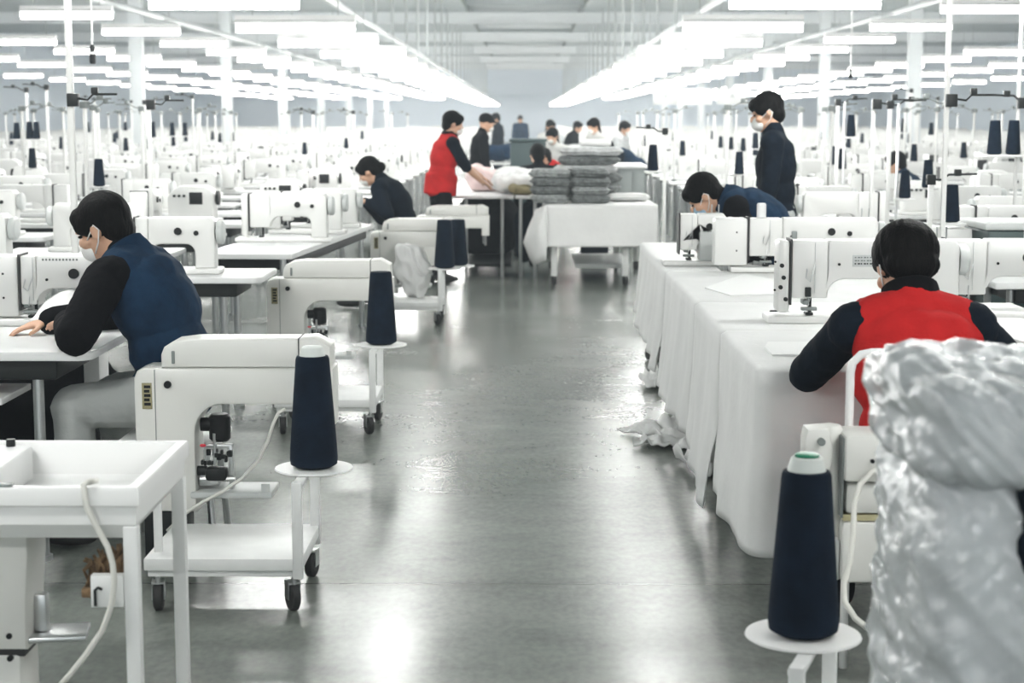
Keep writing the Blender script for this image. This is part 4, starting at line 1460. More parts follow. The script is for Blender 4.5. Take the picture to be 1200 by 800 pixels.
# machines on the cutting tables
ym = onz(950, 384, ZT).y
t = thing('sewing_machine', 'large white sewing machine with small label plate in front of the red vest worker', 'sewing machine', (xat(950, ym + 0.1, 1.0), ym + 0.18, ZC_))
machine_parts(t, 0.15, 0.05, 0.62, 0.345, True, True, True, 'enamel', 0.30)
mb = MB()
for z, x in ((0.24, -0.118), (0.19, -0.11), (0.15, -0.122), (0.10, -0.10)):
    mb = MB(); mb.cyl((x, -0.075, z), (x, -0.06, z), 0.009, None, 10); mb.build('side_knob', 'dark', t)
mb = MB(); mb.span(-0.02, 0.005, -0.075, -0.06, 0.11, 0.15, 0.003); mb.build('lever', 'dark', t)
y2 = onz(880, 322, ZT).y + 0.15
t = thing('sewing_machine', 'large white sewing machine with black dial in front of the bent worker in navy', 'sewing machine', (xat(896, y2, 1.0), y2, ZC_))
machine_parts(t, 0.185, 0.185, 0.62, 0.30, True, True, False, 'enamel', 0.36)
mb = MB(); mb.cyl((-0.02, 0.0, 0.30), (-0.02, 0.0, 0.375), 0.026, None, 16); mb.cyl((-0.02, 0.0, 0.375), (-0.02, 0.0, 0.38), 0.022, None, 16); mb.build('oil_cup', 'plastic', t)
mb = MB(); mb.span(0.14, 0.17, -0.075, -0.06, 0.17, 0.23, 0.006); mb.span(0.19, 0.21, -0.07, -0.06, 0.13, 0.18, 0.004); mb.build('lever', 'grey', t)
y3 = ym + 0.35
t = thing('sewing_machine', 'large white sewing machine with black seam standing right of the red vest worker', 'sewing machine', (xat(1130, y3, 1.0), y3, ZC_))
machine_parts(t, 0.16, 0.0, 0.55, 0.335, False, True, False, 'enamel', 0.25)
mb = MB(); mb.span(-0.32, -0.09, -0.064, 0.064, 0.04, 0.335, 0.02); mb.build('end_cover', 'enamel', t)
y4 = 9.93
t = thing('sewing_machine', 'white sewing machine at the aisle end of the third table beside the bent worker', 'sewing machine', (xat(806, y4, 1.0), y4, ZC_))
machine_parts(t, 0.10, 0.0, 0.22, 0.30, False, True, False, 'enamel', 0.12)
mb = MB(); mb.span(0.06, 0.28, -0.10, 0.05, 0.03, 0.20, 0.01); mb.build('motor_cover', 'lgrey', t)
# extra white paper by the right-hand machine
sheet('large white fabric sheet on the table right of the red vest worker', [(1150, 388), (1200, 402), (1260, 395), (1180, 368), (1150, 372)], ZC_, 'paper', 0.006)

# the tubular chair of the worker in the red vest
cy_ = 4.95
cx0, cx1 = xat(997, cy_, 0.95), xat(1132, cy_, 0.95)
t = thing('tube_chair', 'white tubular steel chair with open back behind the red vest worker', 'chair', (0, 0, 0))
zt_ = at(1020, 413, cy_).z
mb = MB()
mb.tube([(cx0, cy_, 0.02)] + [(cx0, cy_, z) for z in (0.3, 0.6, zt_ - 0.06)] + [(cx0 + 0.006, cy_, zt_ - 0.03), (cx0 + 0.03, cy_, zt_ - 0.006), (cx0 + 0.06, cy_, zt_), (cx1 - 0.06, cy_, zt_), (cx1 - 0.03, cy_, zt_ - 0.006), (cx1 - 0.006, cy_, zt_ - 0.03), (cx1, cy_, zt_ - 0.06), (cx1, cy_, 0.6), (cx1, cy_, 0.02)], 0.0125, 12)
mb.build('back_frame', 'plastic', t, 180)
mb = MB(); mb.span(cx0 + 0.01, cx1 - 0.01, cy_ + 0.02, cy_ + 0.40, 0.33, 0.362, 0.015); mb.build('seat', 'plastic', t)
for x in (cx0 + 0.01, cx1 - 0.01):
    mb = MB(); mb.cyl((x, cy_ + 0.38, 0), (x, cy_ + 0.37, 0.34), 0.0125, None, 10); mb.build('leg', 'plastic', t)

# ------------------------- near trolley, cone and machine on the right-hand side ----
p = onz(941, 742, 0.452)
rz = math.radians(-19)
off = Matrix.Rotation(rz, 3, 'Z') @ V((-0.015, 0.25, 0))
trolley('white steel trolley with round cone disc, nearest of all at the bottom edge', (p.x - off.x, p.y - off.y, 0), rz, 'white thread trolleys', -1)
cone((p.x, p.y, 0.453), 'tall navy thread cone with green tip on the nearest right-hand trolley', 'thread', 1.0, 'big navy cones on the trolleys', True, 'green')
KY = 4.78
t = thing('post_machine', 'white machine head with ivory cable half hidden by the plastic wrapped stack', 'sewing machine', (0, 0, 0))


def kx(px, z=0.6):
    return xat(px, KY, z)


def kz(py):
    return at(980, py, KY).z


X9 = kx(1180)
mb = MB(); mb.prism([(kx(939), kz(556)), (kx(939), kz(512)), (kx(942), kz(500)), (kx(966), kz(498)), (kx(972), kz(530)), (kx(966), kz(556))], KY - 0.05, KY + 0.04, 0.006); e1 = mb.build('tension_bracket', 'enamel_warm', t)
mb = MB(); mb.cyl((kx(957), KY - 0.066, kz(513)), (kx(957), KY - 0.05, kz(513)), 0.011, None, 12); mb.build('tension_knob', 'grey', e1)
mb = MB()
zs = [kz(678), kz(640), kz(600), kz(575), kz(560), kz(520), kz(504), kz(499), kz(496)]
rr_ = [0.042, 0.042, 0.046, 0.050, 0.044, 0.040, 0.038, 0.03, 0.0]
mb.lathe([(0, zs[0])] + list(zip(rr_, zs)), (kx(972), KY + 0.02, 0), 24); mb.build('head_post', 'enamel_warm', t)
mb = MB(); mb.span(kx(983), X9, KY - 0.085, KY + 0.08, kz(558), kz(504), 0.012); mb.build('arm', 'enamel_warm', t)
mb = MB(); mb.span(kx(981), kx(983), KY - 0.07, KY + 0.07, kz(600), kz(508)); mb.build('seam_strip', 'grey', t)
mb = MB(); mb.span(kx(984), X9, KY - 0.075, KY + 0.07, kz(556.5), kz(550)); mb.build('arm_lip', 'lgrey', t)
mb = MB(); mb.span(kx(985), X9, KY - 0.07, KY + 0.07, kz(597), kz(560), 0.02); mb.build('lower_arm', 'enamel_warm', t)
mb = MB(); mb.span(kx(984), X9, KY - 0.062, KY + 0.062, kz(604), kz(597)); mb.build('worn_strip', 'brass', t)
mb = MB(); mb.span(kx(983), X9, KY - 0.07, KY + 0.08, kz(676), kz(605), 0.014); mb.build('base_box', 'enamel_warm', t)
mb = MB(); mb.span(kx(962), kx(982), KY - 0.05, KY + 0.05, kz(675), kz(627), 0.006); mb.build('needle_block', 'lgrey', t)
mb = MB(); mb.cyl((kx(1014), KY - 0.093, kz(533)), (kx(1014), KY - 0.083, kz(533)), 0.006, None, 10); mb.build('screw', 'black', t)
mb = MB(); mb.span(kx(1085), kx(1150), KY - 0.06, KY + 0.06, 0.0, kz(676), 0.01); mb.build('foot', 'dark', t)
pts = [at(px, py, KY - 0.09 - d_) for px, py, d_ in ((1062, 540, 0.0), (1040, 545, 0.01), (1022, 553, 0.02), (1008, 567, 0.03), (1001, 590, 0.05), (1000, 625, 0.08), (996, 660, 0.12), (989, 685, 0.15), (990, 705, 0.18), (1002, 724, 0.22), (1025, 742, 0.26), (1050, 760, 0.30), (1075, 790, 0.34))]
mb = MB(); mb.tube(pts, 0.0085, 8); mb.build('cable', 'cable', t, 180)

# ------------------------------------------------- plastic wrapped stack, right ----
PY = 3.0
t = thing('bundle_cart', 'low white cart under the plastic wrapped stack, mostly below the frame', 'cart', (0, 0, 0))
px0, px1 = xat(1030, PY, 0.6), 1.45
mb = MB(); mb.span(px0 - 0.02, px1, PY - 0.28, PY + 0.38, 0.36, 0.40, 0.006); mb.build('platform', 'powder', t)
for x in (px0 + 0.03, px1 - 0.05):
    for y in (PY - 0.22, PY + 0.32):
        mb = MB(); mb.cyl((x, y, 0), (x, y, 0.36), 0.018, None, 10); mb.build('leg', 'powder', t)


def lump(c, s, seed, wr, power=4.0, n=56, tilt=0.0):
    """a soft pillow of rounded box form with creases"""
    tb = bmesh.new()
    bmesh.ops.create_icosphere(tb, subdivisions=6, radius=1.0)
    for v in tb.verts:
        d = v.co.normalized()
        r = (abs(d.x) ** power + abs(d.y) ** power + abs(d.z) ** power) ** (-1 / power)
        q = d * r
        x, y, z = q.x * s[0] / 2, q.y * s[1] / 2, q.z * s[2] / 2
        pz = V(((x - z) * 0.9, y * 2.0, (z + x) * 5.0)) + V((seed, 0, 0))
        w = noise.noise(pz * 0.8) * 0.35 + (0.3 - abs(noise.noise(pz * 1.4))) * 0.8 + (0.25 - abs(noise.noise(pz * 3.1))) * 0.75 + (0.2 - abs(noise.noise(pz * 6.5 + V((z * 5, 0, 0))))) * 0.5
        v.co = V((x, y, z + tilt * x)) + d * w * wr
    mb = MB(); mb._add(tb)
    me = mb.mesh('lump')
    return me


stack = thing('wrapped_bundle', 'tall stack of grey garments in clear shiny plastic film, blurred at the frame edge', 'wrapped bundle', (0, 0, 0))
zA = at(1100, 440, PY - 0.2).z
xa, xb = xat(1070, PY - 0.2, 0.9), xat(1350, PY - 0.2, 0.9)
zc0, zc1 = 0.402, at(1040, 556, PY - 0.26).z
for i, (z0, z1, a, pw_) in enumerate(((zc0, zc1 + 0.03, xa + 0.02, 5.0), (zc1 - 0.05, zA, xa, 4.5))):
    hh = z1 - z0
    c = V(((a + xb) / 2, PY + 0.05, z0 + hh / 2))
    me = lump(c, (xb - a - 0.05, 0.56, hh - 0.03), 3.1 * i + 1, 0.014, 6.0)
    link('garment_pile', me, 'lgreycloth', stack, 180, c)
    me = lump(c, (xb - a, 0.62, hh), 3.1 * i + 5, 0.034, pw_, tilt=-0.02)
    link('plastic_film', me, 'film', stack, 180, c)
dk0, dk1 = at(1192, 545, PY - 0.27), at(1192, 690, PY - 0.27)
me = lump(V((0, 0, 0)), (0.34, 0.10, dk0.z - dk1.z), 17.0, 0.02, 5.0)
link('dark_garment', me, 'darknavy', stack, 180, V((dk0.x + 0.175, PY - 0.235, (dk0.z + dk1.z) / 2)))

# ------------------------------------------------------------ centre of the hall ----


def draped_table(name, label, px0, px1, pytop, pyfloor, depth, hang):
    pass


# cloth covered trolley table in the middle
yF = onz(632, 336, 0).y
zF = at(690, 240, yF).z
fx0, fx1 = xat(640, yF, zF), xat(770, yF, zF)
yF2 = yF + 2.0
t = thing('cutting_table', 'table on casters standing in the aisle under a white cloth', 'table', (0, 0, 0))
mb = MB(); mb.span(fx0 + 0.02, fx1 - 0.02, yF + 0.02, yF2, zF - 0.05, zF - 0.008, 0.004); mb.build('tabletop', 'laminate', t)
for x in (fx0 + 0.08, fx1 - 0.3, fx1 - 0.08):
    for y in (yF + 0.1, yF2 - 0.1):
        mb = MB(); mb.span(x - 0.03, x + 0.03, y - 0.03, y + 0.03, 0.1, zF - 0.05, 0.003); mb.build('leg', 'powder', t)
        mb = MB(); mb.lathe([(0, -0.015), (0.048, -0.015), (0.05, 0), (0.048, 0.015), (0, 0.015)], (x, y, 0.05), 16, V((1, 0.3, 0))); mb.build('caster_wheel', 'rubber', t)
mb = MB(); mb.span(fx0 + 0.3, fx1 - 0.25, yF + 0.3, yF2 - 0.3, 0.16, 0.20, 0.004); mb.build('lower_shelf', 'lgrey', t)
zh = at(690, 289, yF).z
drape('table_cloth', 'white cloth over the aisle table with a long pointed corner hanging down', fx0, fx1, yF, yF2, zF, lambda u: zh - 0.02, lambda u: zh + 0.0 * u, 31, 'cloth', None, 0.03, True, 0.006, 0.03, lambda u: zh)
# the pointed corner flap
tb = bmesh.new()
c0 = [at(px, py, yF - 0.03 + dy) for px, py, dy in ((640, 240, 0.02), (628, 245, 0.12), (618, 268, 0.2), (613, 284, 0.2), (620, 302, 0.12), (625, 311, 0.06), (640, 305, -0.02), (641, 288, -0.03), (642, 262, -0.02))]
ctr = at(630, 272, yF - 0.06)
vc = tb.verts.new(ctr)
rg = [tb.verts.new(q) for q in c0]
for i in range(len(rg)):
    tb.faces.new((vc, rg[i], rg[(i + 1) % len(rg)]))
bmesh.ops.subdivide_edges(tb, edges=tb.edges[:], cuts=2, use_grid_fill=True)
mb = MB(); mb._add(tb)
o = mb.build('cloth_corner', 'whitecloth', bpy.data.objects.get('table_cloth.004') or None, 180)
so = o.modifiers.new('thickness', 'SOLIDIFY'); so.thickness = 0.006


def folded(label, c, s, seed, m='greycloth', group=None, rz=0.0):
    """a folded garment: a soft slab whose front shows the rounded folds"""
    tb = bmesh.new()
    bmesh.ops.create_icosphere(tb, subdivisions=5, radius=1.0)
    for v in tb.verts:
        d = v.co.normalized()
        r = (abs(d.x) ** 7 + abs(d.y) ** 7 + abs(d.z) ** 7) ** (-1 / 7)
        q = d * r
        x, y, z = q.x * s[0] / 2, q.y * s[1] / 2, q.z * s[2] / 2
        e = max(abs(q.x), abs(q.y))
        z *= 1.0 - 0.25 * max(0.0, e - 0.8) / 0.2
        lay = 0.012 * math.cos(z / s[2] * 2 * PI * 2.0) * max(0.0, e - 0.7) / 0.3
        w = noise.noise(V((x * 7 + seed, y * 7, z * 16))) * 0.028
        n = V((d.x, d.y, 0))
        v.co = V((x, y, z + noise.noise(V((x * 6, y * 6, seed))) * 0.008)) + n * (lay + w)
    mb = MB(); mb._add(tb)
    o = mb.build('folded_garment', m, None, 180, c)
    o.rotation_euler = (0, 0, rz)
    return tag(o, label, 'folded garment', group)


st_x = xat(670, yF + 0.25, 0.9)
LV = ('bottom', 'second', 'third', 'top')
for i in range(4):
    for j, sd in enumerate(('left', 'right')):
        folded('folded grey garment, %s layer, %s half of the front stack on the aisle table' % (LV[i], sd), (st_x - 0.20 + 0.38 * j + 0.012 * ((i * 3 + j) % 3 - 1), yF + 0.27 + 0.01 * (i % 2), zF + 0.012 + 0.043 + 0.083 * i), (0.37 + 0.02 * ((i + j) % 2), 0.42, 0.086), 3.3 * i + j * 17, 'greycloth' if (i * 2 + j) % 3 else 'midcloth', 'folded garments, front stack', 0.03 * ((i + j) % 3 - 1))
st2 = xat(690, yF + 0.95, 1.0)
LV2 = ('bottom', 'second', 'third', 'fourth', 'fifth', 'top')
for i in range(6):
    folded('folded grey garment, %s layer of the rear stack on the aisle table' % LV2[i], (st2 + 0.03 * (i % 3 - 1), yF + 0.95, zF + 0.012 + 0.046 + 0.090 * i), (0.62, 0.5, 0.094), 5.1 * i + 40, ('greycloth', 'midcloth', 'greycloth', 'lgreycloth', 'greycloth', 'lgreycloth')[i], 'folded garments, rear stack', -0.05 * (i % 3 - 1))
folded('flat white folded cloth lying beside the stacks on the aisle table', (xat(735, yF + 0.7, 0.9), yF + 0.7, zF + 0.05), (0.42, 0.4, 0.07), 77, 'whitecloth')

# white cutting table of the standing worker in the red vest
zR = 0.86
yR = onz(580, 229, zR).y
rx0, rxm, rx1 = xat(521, yR, zR), xat(602, yR, zR), xat(634, yR, zR)
for q0, q1, dep, lab in ((rx0, rxm, 4.2, 'long white topped cutting table in front of the standing worker in the red vest'), (rxm + 0.012, rx1, 0.9, 'short white topped table pushed against the red vest worker\'s cutting table')):
    t = thing('cutting_table', lab, 'table', (0, 0, 0))
    mb = MB(); mb.span(q0, q1, yR, yR + dep, zR - 0.035, zR, 0.006); mb.build('tabletop', 'laminate', t)
    for x in ((q0 + 0.22, q1 - 0.12) if dep > 2 else (q0 + 0.06, q1 - 0.06)):
        for y in (yR + 0.12, yR + dep - 0.12):
            mb = MB(); mb.cyl((x, y, 0), (x, y, zR - 0.035), 0.019, None, 10); mb.build('leg', 'steel', t)
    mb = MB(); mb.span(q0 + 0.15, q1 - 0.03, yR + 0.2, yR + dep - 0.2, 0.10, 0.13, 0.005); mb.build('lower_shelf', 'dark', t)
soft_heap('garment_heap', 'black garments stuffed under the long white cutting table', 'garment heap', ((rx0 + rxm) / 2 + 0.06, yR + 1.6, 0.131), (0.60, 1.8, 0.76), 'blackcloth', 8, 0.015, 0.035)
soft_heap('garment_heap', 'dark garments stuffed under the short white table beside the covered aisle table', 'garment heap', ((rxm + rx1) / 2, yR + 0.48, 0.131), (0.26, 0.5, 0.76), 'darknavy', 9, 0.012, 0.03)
soft_heap('cloth_pile', 'loose pile of white cloth on the cutting table', 'cloth pile', (xat(609, yR + 0.5, zR), yR + 0.5, zR + 0.001), (0.50, 0.7, 0.25), 'whitecloth', 12, 0.05, 0.022)
soft_heap('cloth_pile', 'small olive cloth bundle in front of the white pile on the cutting table', 'cloth pile', (xat(611, yR + 0.08, zR), yR + 0.12, zR + 0.001), (0.24, 0.22, 0.12), 'olive', 13, 0.02, 0.018)
soft_heap('parcel', 'pale pink plastic parcel on the cutting table beside the red vest worker', 'parcel', (xat(568, yR + 1.0, zR), yR + 1.0, zR + 0.001), (0.36, 0.4, 0.32), 'pinkbag', 14, 0.015, 0.018)
soft_heap('parcel', 'clear plastic bag leaning on the pink parcel', 'parcel', (xat(588, yR + 1.35, zR), yR + 1.35, zR + 0.001), (0.22, 0.35, 0.24), 'lgreycloth', 15, 0.02, 0.018)
p = onz(592, 221, zR)
t = thing('scissors', 'black handled scissors lying on the white cutting table', 'scissors', (p.x, p.y, zR + 0.001), 0.2)
mb = MB()
mb.tube([(0.04 + 0.045 * math.cos(a), 0.03 + 0.028 * math.sin(a), 0.01) for a in [2 * PI * k / 12 for k in range(12)]], 0.008, 6, True)
mb.tube([(0.04 + 0.045 * math.cos(a), -0.03 + 0.028 * math.sin(a), 0.01) for a in [2 * PI * k / 12 for k in range(12)]], 0.008, 6, True)
mb.build('handle', 'black', t, 180)
mb = MB(); mb.prism([(-0.005, 0.006), (-0.17, 0.010), (-0.005, 0.015)], -0.012, 0.012); mb.build('blade', 'dark', t)

# cabinets and benches further down the aisle
yC = 22.0
cxa, cxb = xat(724, yC, 0.9), xat(757, yC, 0.9)
t = thing('cabinet', 'grey steel cabinet at the end of the benches beyond the folded cloth', 'cabinet', (0, 0, 0))
mb = MB(); mb.span(cxa, cxb, yC, yC + 1.2, 0.03, 1.02, 0.01); mb.build('body', 'grey', t)
mb = MB(); mb.span(cxa + 0.02, (cxa + cxb) / 2 - 0.005, yC - 0.015, yC, 0.08, 0.98, 0.004); mb.build('door', 'grey', t)
mb = MB(); mb.span((cxa + cxb) / 2 + 0.005, cxb - 0.02, yC - 0.015, yC, 0.08, 0.98, 0.004); mb.build('door', 'grey', t)
mb = MB(); mb.span(cxa - 0.35, cxb + 0.02, yC - 0.03, yC + 1.22, 1.02, 1.06, 0.006); mb.build('top', 'laminate', t)
mb = MB(); mb.span(cxa + 0.01, cxb - 0.01, yC + 0.03, yC + 1.15, 0.0, 0.03); mb.build('foot', 'dark', t)
yN = 20.4
nx0, nx1 = xat(682, yN, 1.1), xat(714, yN, 1.1)
t = thing('garment_bin', 'dark navy fabric bin behind the rear stack of folded garments', 'bin', (0, 0, 0))
mb = MB(); mb.span(nx0, nx1, yN, yN + 0.5, 0.0, at(700, 171, yN).z, 0.03); mb.build('bin_body', 'darknavy', t)
mb = MB(); mb.span(nx0 - 0.02, nx1 + 0.02, yN - 0.02, yN + 0.52, at(700, 171, yN).z, at(700, 164, yN).z, 0.02); mb.build('cloth_top', 'whitecloth', t)
yG = 24.0
t = thing('storage_bin', 'dark green storage bin across the aisle behind the cloth heap', 'bin', (0, 0, 0))
ga, gb = xat(598, yG, 1.1), xat(640, yG, 1.1)
zg = at(620, 166, yG).z
mb = MB(); mb.span(ga, gb, yG, yG + 0.9, 0.05, zg, 0.02); mb.build('bin_body', 'greenbin', t)
mb = MB(); mb.span(ga - 0.02, gb + 0.02, yG - 0.02, yG + 0.92, zg, zg + 0.035, 0.008); mb.build('rim', 'greenbin', t)
mb = MB(); mb.span(ga + 0.03, gb - 0.03, yG + 0.05, yG + 0.85, 0, 0.05); mb.build('skid', 'dark', t)
for i, (px, y, w, m) in enumerate(((622, 34, 1.2, 'navy'), (672, 30, 0.9, 'whitecloth'), (690, 34, 1.0, 'lgreycloth'), (578, 30, 0.8, 'navy'))):
    x = xat(px, y, 0.9)
    t = thing('work_bench', ('far bench in the aisle heaped with navy cloth', 'far bench with white folded cloth beyond the red collar worker', 'far bench with grey folded cloth beyond the cabinet', 'far bench heaped with navy cloth by the standing worker')[i], 'bench', (x, y, 0))
    table_parts(t, -w / 2, w / 2, 0, 0.9, 0.88, False, False)
    soft_heap('cloth_pile', ('navy cloth heap on the far aisle bench', 'white cloth heap on the far bench beyond the red collar worker', 'grey cloth heap on the far bench beyond the cabinet', 'navy cloth heap on the far bench by the standing worker')[i], 'cloth pile', (x, y + 0.45, 0.881), (w * 0.9, 0.7, 0.30), m, 20 + i, 0.03, 0.04)

# white bag hanging off the post machine by the third trolley
p = at(484, 318, 14.02)
mb = MB()
tb = bmesh.new()
bmesh.ops.create_icosphere(tb, subdivisions=5, radius=1.0)
for v in tb.verts:
    d = v.co.normalized()
    d = d * (abs(d.x) ** 4 + abs(d.y) ** 4 + abs(d.z) ** 4) ** -0.25
    x, y, z = d.x * 0.135, d.y * 0.10, d.z * 0.20
    x *= 1.0 - 0.55 * max(0, -d.z) - 0.12 * max(0, d.z)
    d = d.normalized()
    w = (0.4 - abs(noise.noise(V((x * 13, y * 9, z * 6 + 3))))) * 0.075
    v.co = V((x - 0.10 * z, y, z - 0.25 * x * (z > 0))) + d * w
mb._add(tb)
o = mb.build('cloth_bag', 'whitecloth', None, 180, p)
tag(o, 'white cloth bag hanging off the arm of the machine behind the third trolley', 'bag')

# hanging display boards over the right-hand benches
for px, y, w, h, lab in ((780, 44, 0.62, 0.42, 'nearest the aisle'), (815, 42, 0.80, 0.40, 'in the middle of three'), (858, 40, 0.72, 0.36, 'farthest from the aisle')):
    zc_ = at(px, 113, y).z
    x = xat(px, y, zc_)
    t = thing('hanging_sign', 'white hanging board over the right-hand benches, ' + lab, 'sign', (x, y, 0), 0, 'white hanging boards')
    mb = MB(); mb.span(-w / 2, w / 2, -0.02, 0.02, zc_ - h / 2, zc_ + h / 2, 0.006); mb.build('board', 'paper', t)
    mb = MB(); mb.prism([(-0.06, zc_ - 0.05), (0.0, zc_ + 0.07), (0.06, zc_ - 0.05), (0.0, zc_ - 0.01)], -0.024, -0.019); mb.build('emblem', 'lgrey', t)
    for s in (-1, 1):
        mb = MB(); mb.cyl((s * w * 0.4, 0, zc_ + h / 2), (s * w * 0.4, 0, ZC), 0.008, None, 6); mb.build('hanger_rod', 'pipe', t)

# white control cabinet and dark green bin behind the red vest worker
cb0, cb1 = xat(1104, 10.0, 1.0), xat(1139, 10.0, 1.0)
t = thing('control_cabinet', 'white control cabinet behind the red vest worker with a navy cone standing over it', 'cabinet', (0, 0, 0))
mb = MB(); mb.span(cb0, cb1, 9.98, 10.30, 0.03, 1.012, 0.015); mb.build('case', 'enamel', t)
mb = MB(); mb.span(cb0 + 0.01, cb1 - 0.01, 9.99, 10.29, 0.0, 0.03); mb.build('plinth', 'dark', t)
for q in (0.35, 0.62):
    mb = MB(); mb.cyl((cb0 + (cb1 - cb0) * q + 0.05, 9.972, 0.93), (cb0 + (cb1 - cb0) * q + 0.05, 9.98, 0.93), 0.008, None, 8); mb.build('knob', 'black', t)
gb0, gb1 = xat(1144, 10.0, 1.0), xat(1196, 10.0, 1.0)
t = thing('storage_bin', 'dark green bin with pale rim beyond the machine at the right edge', 'bin', (0, 0, 0))
mb = MB(); mb.span(gb0, gb1 + 0.15, 9.75, 10.30, 0.05, 1.02, 0.02); mb.build('bin_body', 'greenbin', t)
mb = MB(); mb.span(gb0 - 0.02, gb1 + 0.17, 9.73, 10.32, 1.02, 1.06, 0.008); mb.build('rim', 'lgrey', t)
mb = MB(); mb.span(gb0 + 0.03, gb1 + 0.12, 9.8, 10.25, 0.0, 0.05); mb.build('skid', 'dark', t)
# ---------------------------------------------------- rows of machines, both sides ----
RECTS = []
protoM = []
for i, (pw, bw, al, h, cov, dial) in enumerate(((0.07, 0.12, 0.40, 0.31, True, 0.20), (0.14, 0.05, 0.46, 0.33, True, 0.26), (0.09, 0.0, 0.38, 0.30, False, 0.18))):
    t = thing('sewing_machine', None, 'sewing machine', (0, 0, -5))
    machine_parts(t, pw, bw, al, h, cov, False, False, 'enamel', dial)
    protoM.append(t)
# a boxy overlock with a dark display
t = thing('overlock_machine', None, 'sewing machine', (0, 0, -5))
mb = MB(); mb.prism([(-0.16, 0.03), (-0.16, 0.20), (-0.13, 0.26), (-0.06, 0.30), (0.14, 0.30), (0.20, 0.27), (0.22, 0.2), (0.22, 0.03)], -0.11, 0.10, 0.02); mb.build('arm_body', 'enamel', t)
mb = MB(); mb.span(-0.22, 0.26, -0.13, 0.12, 0, 0.03, 0.008); mb.build('bed', 'enamel', t)
mb = MB(); mb.span(0.02, 0.13, -0.118, -0.108, 0.15, 0.25, 0.004); mb.build('display', 'black', t)
mb = MB(); mb.lathe([(0.03, 0), (0.06, 0.004), (0.06, 0.03), (0.02, 0.036)], (0.222, 0, 0.2), 18, V((1, 0, 0))); mb.build('handwheel', 'black', t)
mb = MB()
for x in (-0.10, -0.06, -0.02):
    mb.cyl((x, -0.13, 0.22), (x, -0.105, 0.22), 0.012, None, 8)
mb.build('tension_dial', 'dark', t)
protoM.append(t)
tblP = thing('work_bench', None, 'bench', (0, 0, -5))
table_parts(tblP, -0.56, 0.56, -0.30, 0.30, 0.80, False, True)
stdP = thing('thread_stand', None, 'thread stand', (0, 0, -5))
stand_parts(stdP)


class Flat:
    pass


def strip(o):
    """a far copy too small to show its parts: the main mesh alone"""


def joined(src, name):
    bm = bmesh.new()
    for ch in src.children:
        bm.from_mesh(ch.data)
    me = bpy.data.meshes.new(name)
    bm.to_mesh(me)
    bm.free()
    return me


used_m = [False] * 4
used_t = [False]
used_s = [False]


def place(proto, used, i, loc, rz, label, group, cat):
    if not used[i]:
        used[i] = True
        o = proto
        o.location = loc
        o.rotation_euler = (0, 0, rz)
        o['label'] = label
    else:
        o = dup(proto, loc, rz, label)
    if group:
        o['group'] = group
    return o


def starts(side, y):
    if side < 0:
        if y < 11:
            return 1.42
        if y < 14.6:
            return 2.25
        if y < 17:
            return 1.75
        return 1.65
    if y < 9:
        return 2.5
    if y < 12:
        return 2.45
    if y < 17:
        return 1.75
    return 1.95


rn = random.Random(21)
count = 0
FAR = {-1: [], 1: []}
sea_stands = []
for side in (-1, 1):
    sl = 'left' if side < 0 else 'right'
    row = 0
    y = 9.45 if side < 0 else 7.6
    while y < 118:
        row += 1
        x = starts(side, y)
        lim = (0.315 if side < 0 else 0.30) * y + 0.5
        k = 0
        far = y > 43
        while x + 0.2 < lim:
            cx = side * (x + 0.56)
            if abs(abs(cx) - 9.0) < 0.95 and any(abs(y - yc) < 0.7 for yc in range(40, 124, 12)):
                x += 1.22
                continue
            k += 1
            if far:
                if abs(cx) < 22.5 and abs(abs(cx) - 9.0) > 0.9:
                    FAR[side].append((cx, y, rn.randrange(4), rn.random()))
            else:
                near = y < 30
                if near:
                    w = '%s from the aisle, %s %s row' % (ordw(k), ordw(row), sl)
                    g1, g2 = 'sewing machines in rows', 'benches in rows'
                else:
                    w = 'in the far rows, %s side' % sl
                    g1, g2 = 'far sewing machines, %s side' % sl, 'far benches, %s side' % sl
                place(tblP, used_t, 0, (cx, y, 0), 0, 'white bench, ' + w, g2, 'bench')
                RECTS.append((cx - 0.56, cx + 0.56, y - 0.3, y + 0.3))
                mi = rn.choice((0, 0, 1, 1, 2, 3))
                turn = PI if (row % 2 == 0 and rn.random() < 0.75) else 0.0
                if rn.random() < 0.12:
                    turn = PI / 2
                offx = -0.12 if turn < 0.1 else (0.12 if turn > 2 else 0.0)
                nm = 'white sewing machine, ' if mi < 3 else 'boxy white overlock machine, '
                place(protoM[mi], used_m, mi, (cx + offx * (mi < 3) + rn.uniform(-0.06, 0.06), y + rn.uniform(-0.04, 0.04) - (0.15 if abs(turn - PI / 2) < 0.1 else 0), 0.801), turn + rn.uniform(-0.03, 0.03), nm + w, g1, 'sewing machine')
                count += 1
                if rn.random() < (0.3 if y < 14 else 0.5 if near else 0.35):
                    sx = cx + (-0.47 if rn.choice((-0.5, 0.5)) < 2 else 0.47)
                    o = place(stdP, used_s, 0, (sx, y + 0.24, 0.801), rn.choice((0.0, PI, -0.5, 2.6)), 'slim white thread stand on the bench ' + w, 'thread stands', 'thread stand')
                    sea_stands.append((o, near, w))
            x += 1.22
        y += 1.56 if y < 43 else 3.1
